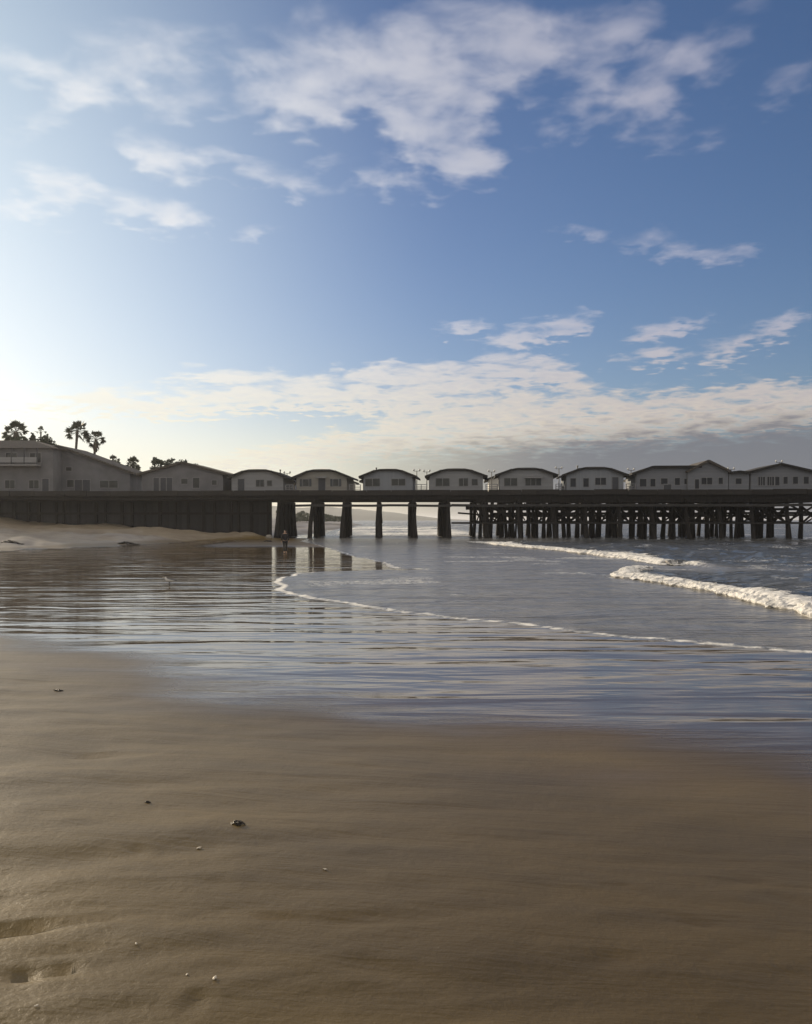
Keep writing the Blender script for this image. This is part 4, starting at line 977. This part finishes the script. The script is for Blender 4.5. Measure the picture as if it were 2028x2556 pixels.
def gull(px, py, label):
    X, Y = gp(px, py); root = empty('gull', (X, Y, 0.0), 0.0); tag(root, label, 'bird')
    V = [(0.03, 0, .20), (-.07, 0, .225), (-.12, 0, .265), (-.135, 0, .31), (-.165, 0, .325), (0.13, 0, .205), (0.22, 0, .20), (0.32, 0, .195)]
    E = [(0, 1), (1, 2), (2, 3), (3, 4), (0, 5), (5, 6), (6, 7)]
    skin_obj('body', V, E, [(.075, .08), (.07, .075), (.042, .042), (.036, .038), (.022, .024), (.06, .055), (.035, .03), (.022, .010)], M['gull'], root)
    mb = MB(); mb.tube([(-.185, 0, .322), (-.22, 0, .317), (-.25, 0, .306)], [.014, .011, .003], 8); mb.build('beak', M['shell'], root, True)
    for s in (-.03, .03):
        mb = MB(); mb.tube([(.02, s, .145), (.015, s, .07), (.02, s, .008)], [.013, .008, .008], 6)
        for a in (-.5, 0, .5): mb.bar((.02, s, .006), (.02 - math.cos(a) * .055, s + math.sin(a) * .05, .004), .010, .006)
        mb.build('leg', M['kelp'], root)
gull(422, 1462, 'white-breasted gull standing on the mirror-wet sand left of the wash tongue')

M['skin'] = surf('skin', (0.42, 0.27, 0.19), (0.36, 0.22, 0.15), 0.6, 8.0)
M['jacket'] = surf('dark jacket cloth', (0.030, 0.030, 0.036), (0.02, 0.02, 0.024), 0.9, 8.0, bmp=0.005)
M['trousers'] = surf('dark trouser cloth', (0.040, 0.038, 0.038), (0.026, 0.025, 0.026), 0.9, 8.0, bmp=0.005)
M['hair'] = surf('dark hair', (0.025, 0.018, 0.013), (0.015, 0.011, 0.008), 0.6, 30.0)
def person(px, py, label):
    X, Y = gp(px, py); root = empty('person', (X, Y, 0.0), R(20)); tag(root, label, 'person')
    # joints of a walking figure facing the camera (-y); z up, feet at 0
    V = [(0, 0, .93), (0, .01, 1.10), (0, .0, 1.28), (0, .0, 1.42), (0, -.005, 1.50), (0, -.02, 1.58), (0, -.025, 1.67)]
    E = [(0, 1), (1, 2), (2, 3), (3, 4), (4, 5), (5, 6)]
    Rr = [(.15, .11), (.135, .10), (.16, .11), (.13, .09), (.052, .055), (.072, .085), (.068, .082)]
    def chain(parent_i, pts, rs):
        i0 = parent_i
        for p, r in zip(pts, rs):
            V.append(p); Rr.append(r); E.append((i0, len(V) - 1)); i0 = len(V) - 1
        return i0
    legs = {}
    for s, st in ((-1, -.20), (1, .18)):
        chain(0, [(s * .10, 0, .86), (s * .105, st * .45 - .03, .48), (s * .11, st * 1.0 + .02, .10), (s * .115, st * 1.0 - .02, .045), (s * .12, st * 1.0 - .15, .03)], [.088, .060, .042, .040, .034])
        sw_ = -st * .75
        wr = chain(3, [(s * .17, 0, 1.40), (s * .225, sw_ * .3 + .02, 1.14), (s * .235, sw_ * 1.0 - .03, .90), (s * .235, sw_ * 1.15 - .05, .83)], [.062, .045, .031, (.030, .018)])
        w_ = V[wr]
        for k, (dx_, L) in enumerate(((-.028, .060), (-.010, .075), (.008, .072), (.024, .056))):
            chain(wr, [(w_[0] + dx_ * .5, w_[1] + dx_, w_[2] - .035), (w_[0] + dx_ * .4 - s * .008, w_[1] + dx_ - .008, w_[2] - .035 - L * .55), (w_[0] - s * .018, w_[1] + dx_ - .014, w_[2] - .035 - L)], [.010, .009, .008])
        chain(wr, [(w_[0] - s * .012, w_[1] - .040, w_[2] + .0), (w_[0] - s * .018, w_[1] - .055, w_[2] - .035)], [.011, .009])
    body = skin_obj('body', V, E, Rr, M['skin'], root, 1)
    # face: nose, eyes, mouth and ears as small features
    mb = MB(); mb.tube([(0, -.095, 1.635), (0, -.125, 1.605), (0, -.10, 1.598)], [.010, .016, .012], 6)
    for s in (-1, 1):
        mb.tube([(s * .075, -.02, 1.655), (s * .088, -.012, 1.625), (s * .076, -.02, 1.595)], [.010, .016, .010], 6)
    mb.build('nose_and_ears', M['skin'], root, True)
    for s in (-1, 1):
        mb = MB(); mb.tube([(s * .032, -.100, 1.636), (s * .032, -.112, 1.636)], [.012, .006], 8); mb.build('eye', M['hair'], root, True)
    mb = MB(); mb.tube([(-.026, -.098, 1.562), (0, -.106, 1.560), (.026, -.098, 1.562)], [.004, .008, .004], 6); mb.build('mouth', M['door'], root, True)
    V2 = [(0, .01, 1.60), (0, .015, 1.70), (0, -.045, 1.735), (0, .06, 1.66), (0, .065, 1.56)]
    skin_obj('hair', V2, [(0, 1), (1, 2), (1, 3), (3, 4)], [(.074, .07), (.078, .07), (.05, .03), (.07, .045), (.055, .03)], M['hair'], root, 2)
    V3 = [(0, 0, .88), (0, .01, 1.10), (0, .0, 1.30), (0, 0, 1.425)]; E3 = [(0, 1), (1, 2), (2, 3)]; R3 = [(.185, .145), (.165, .125), (.185, .130), (.14, .10)]
    V4 = [(0, 0, .92)]; E4 = []; R4 = [(.165, .125)]
    for s, st in ((-1, -.20), (1, .18)):
        sw_ = -st * .75; b0 = len(V3)
        V3 += [(s * .18, 0, 1.40), (s * .228, sw_ * .3 + .02, 1.14), (s * .236, sw_ * 1.0 - .03, .91)]; R3 += [.080, .062, .048]; E3 += [(3, b0), (b0, b0 + 1), (b0 + 1, b0 + 2)]
        b0 = len(V4)
        V4 += [(s * .10, 0, .84), (s * .105, st * .45 - .03, .48), (s * .11, st * 1.0 + .02, .10)]; R4 += [.105, .080, .064]; E4 += [(0, b0), (b0, b0 + 1), (b0 + 1, b0 + 2)]
    skin_obj('jacket', V3, E3, R3, M['jacket'], root, 2); skin_obj('trousers', V4, E4, R4, M['trousers'], root, 2)
person(712, 1380, 'dark-clothed person walking on the wet sand in front of the leftmost pile cluster')

# ------------------------------------------------------------------ sea air
def haze():
    m = bpy.data.materials.new('sea air'); m.use_nodes = True; t = NT(m.node_tree); t.n.clear()
    out = t.n.new('ShaderNodeOutputMaterial'); v = t.n.new('ShaderNodeVolumePrincipled'); t.l.new(v.outputs[0], out.inputs['Volume'])
    v.inputs['Color'].default_value = (0.93, 0.95, 1.0, 1.0); v.inputs['Density'].default_value = 0.00016; v.inputs['Anisotropy'].default_value = 0.45
    mb = MB(); mb.box(-9300, 9300, -9300, 9300, -3.0, 31.0)
    o = mb.build('haze', m); tag(o, 'thin bright sea haze over the beach and pier', 'haze', kind='stuff')
haze()
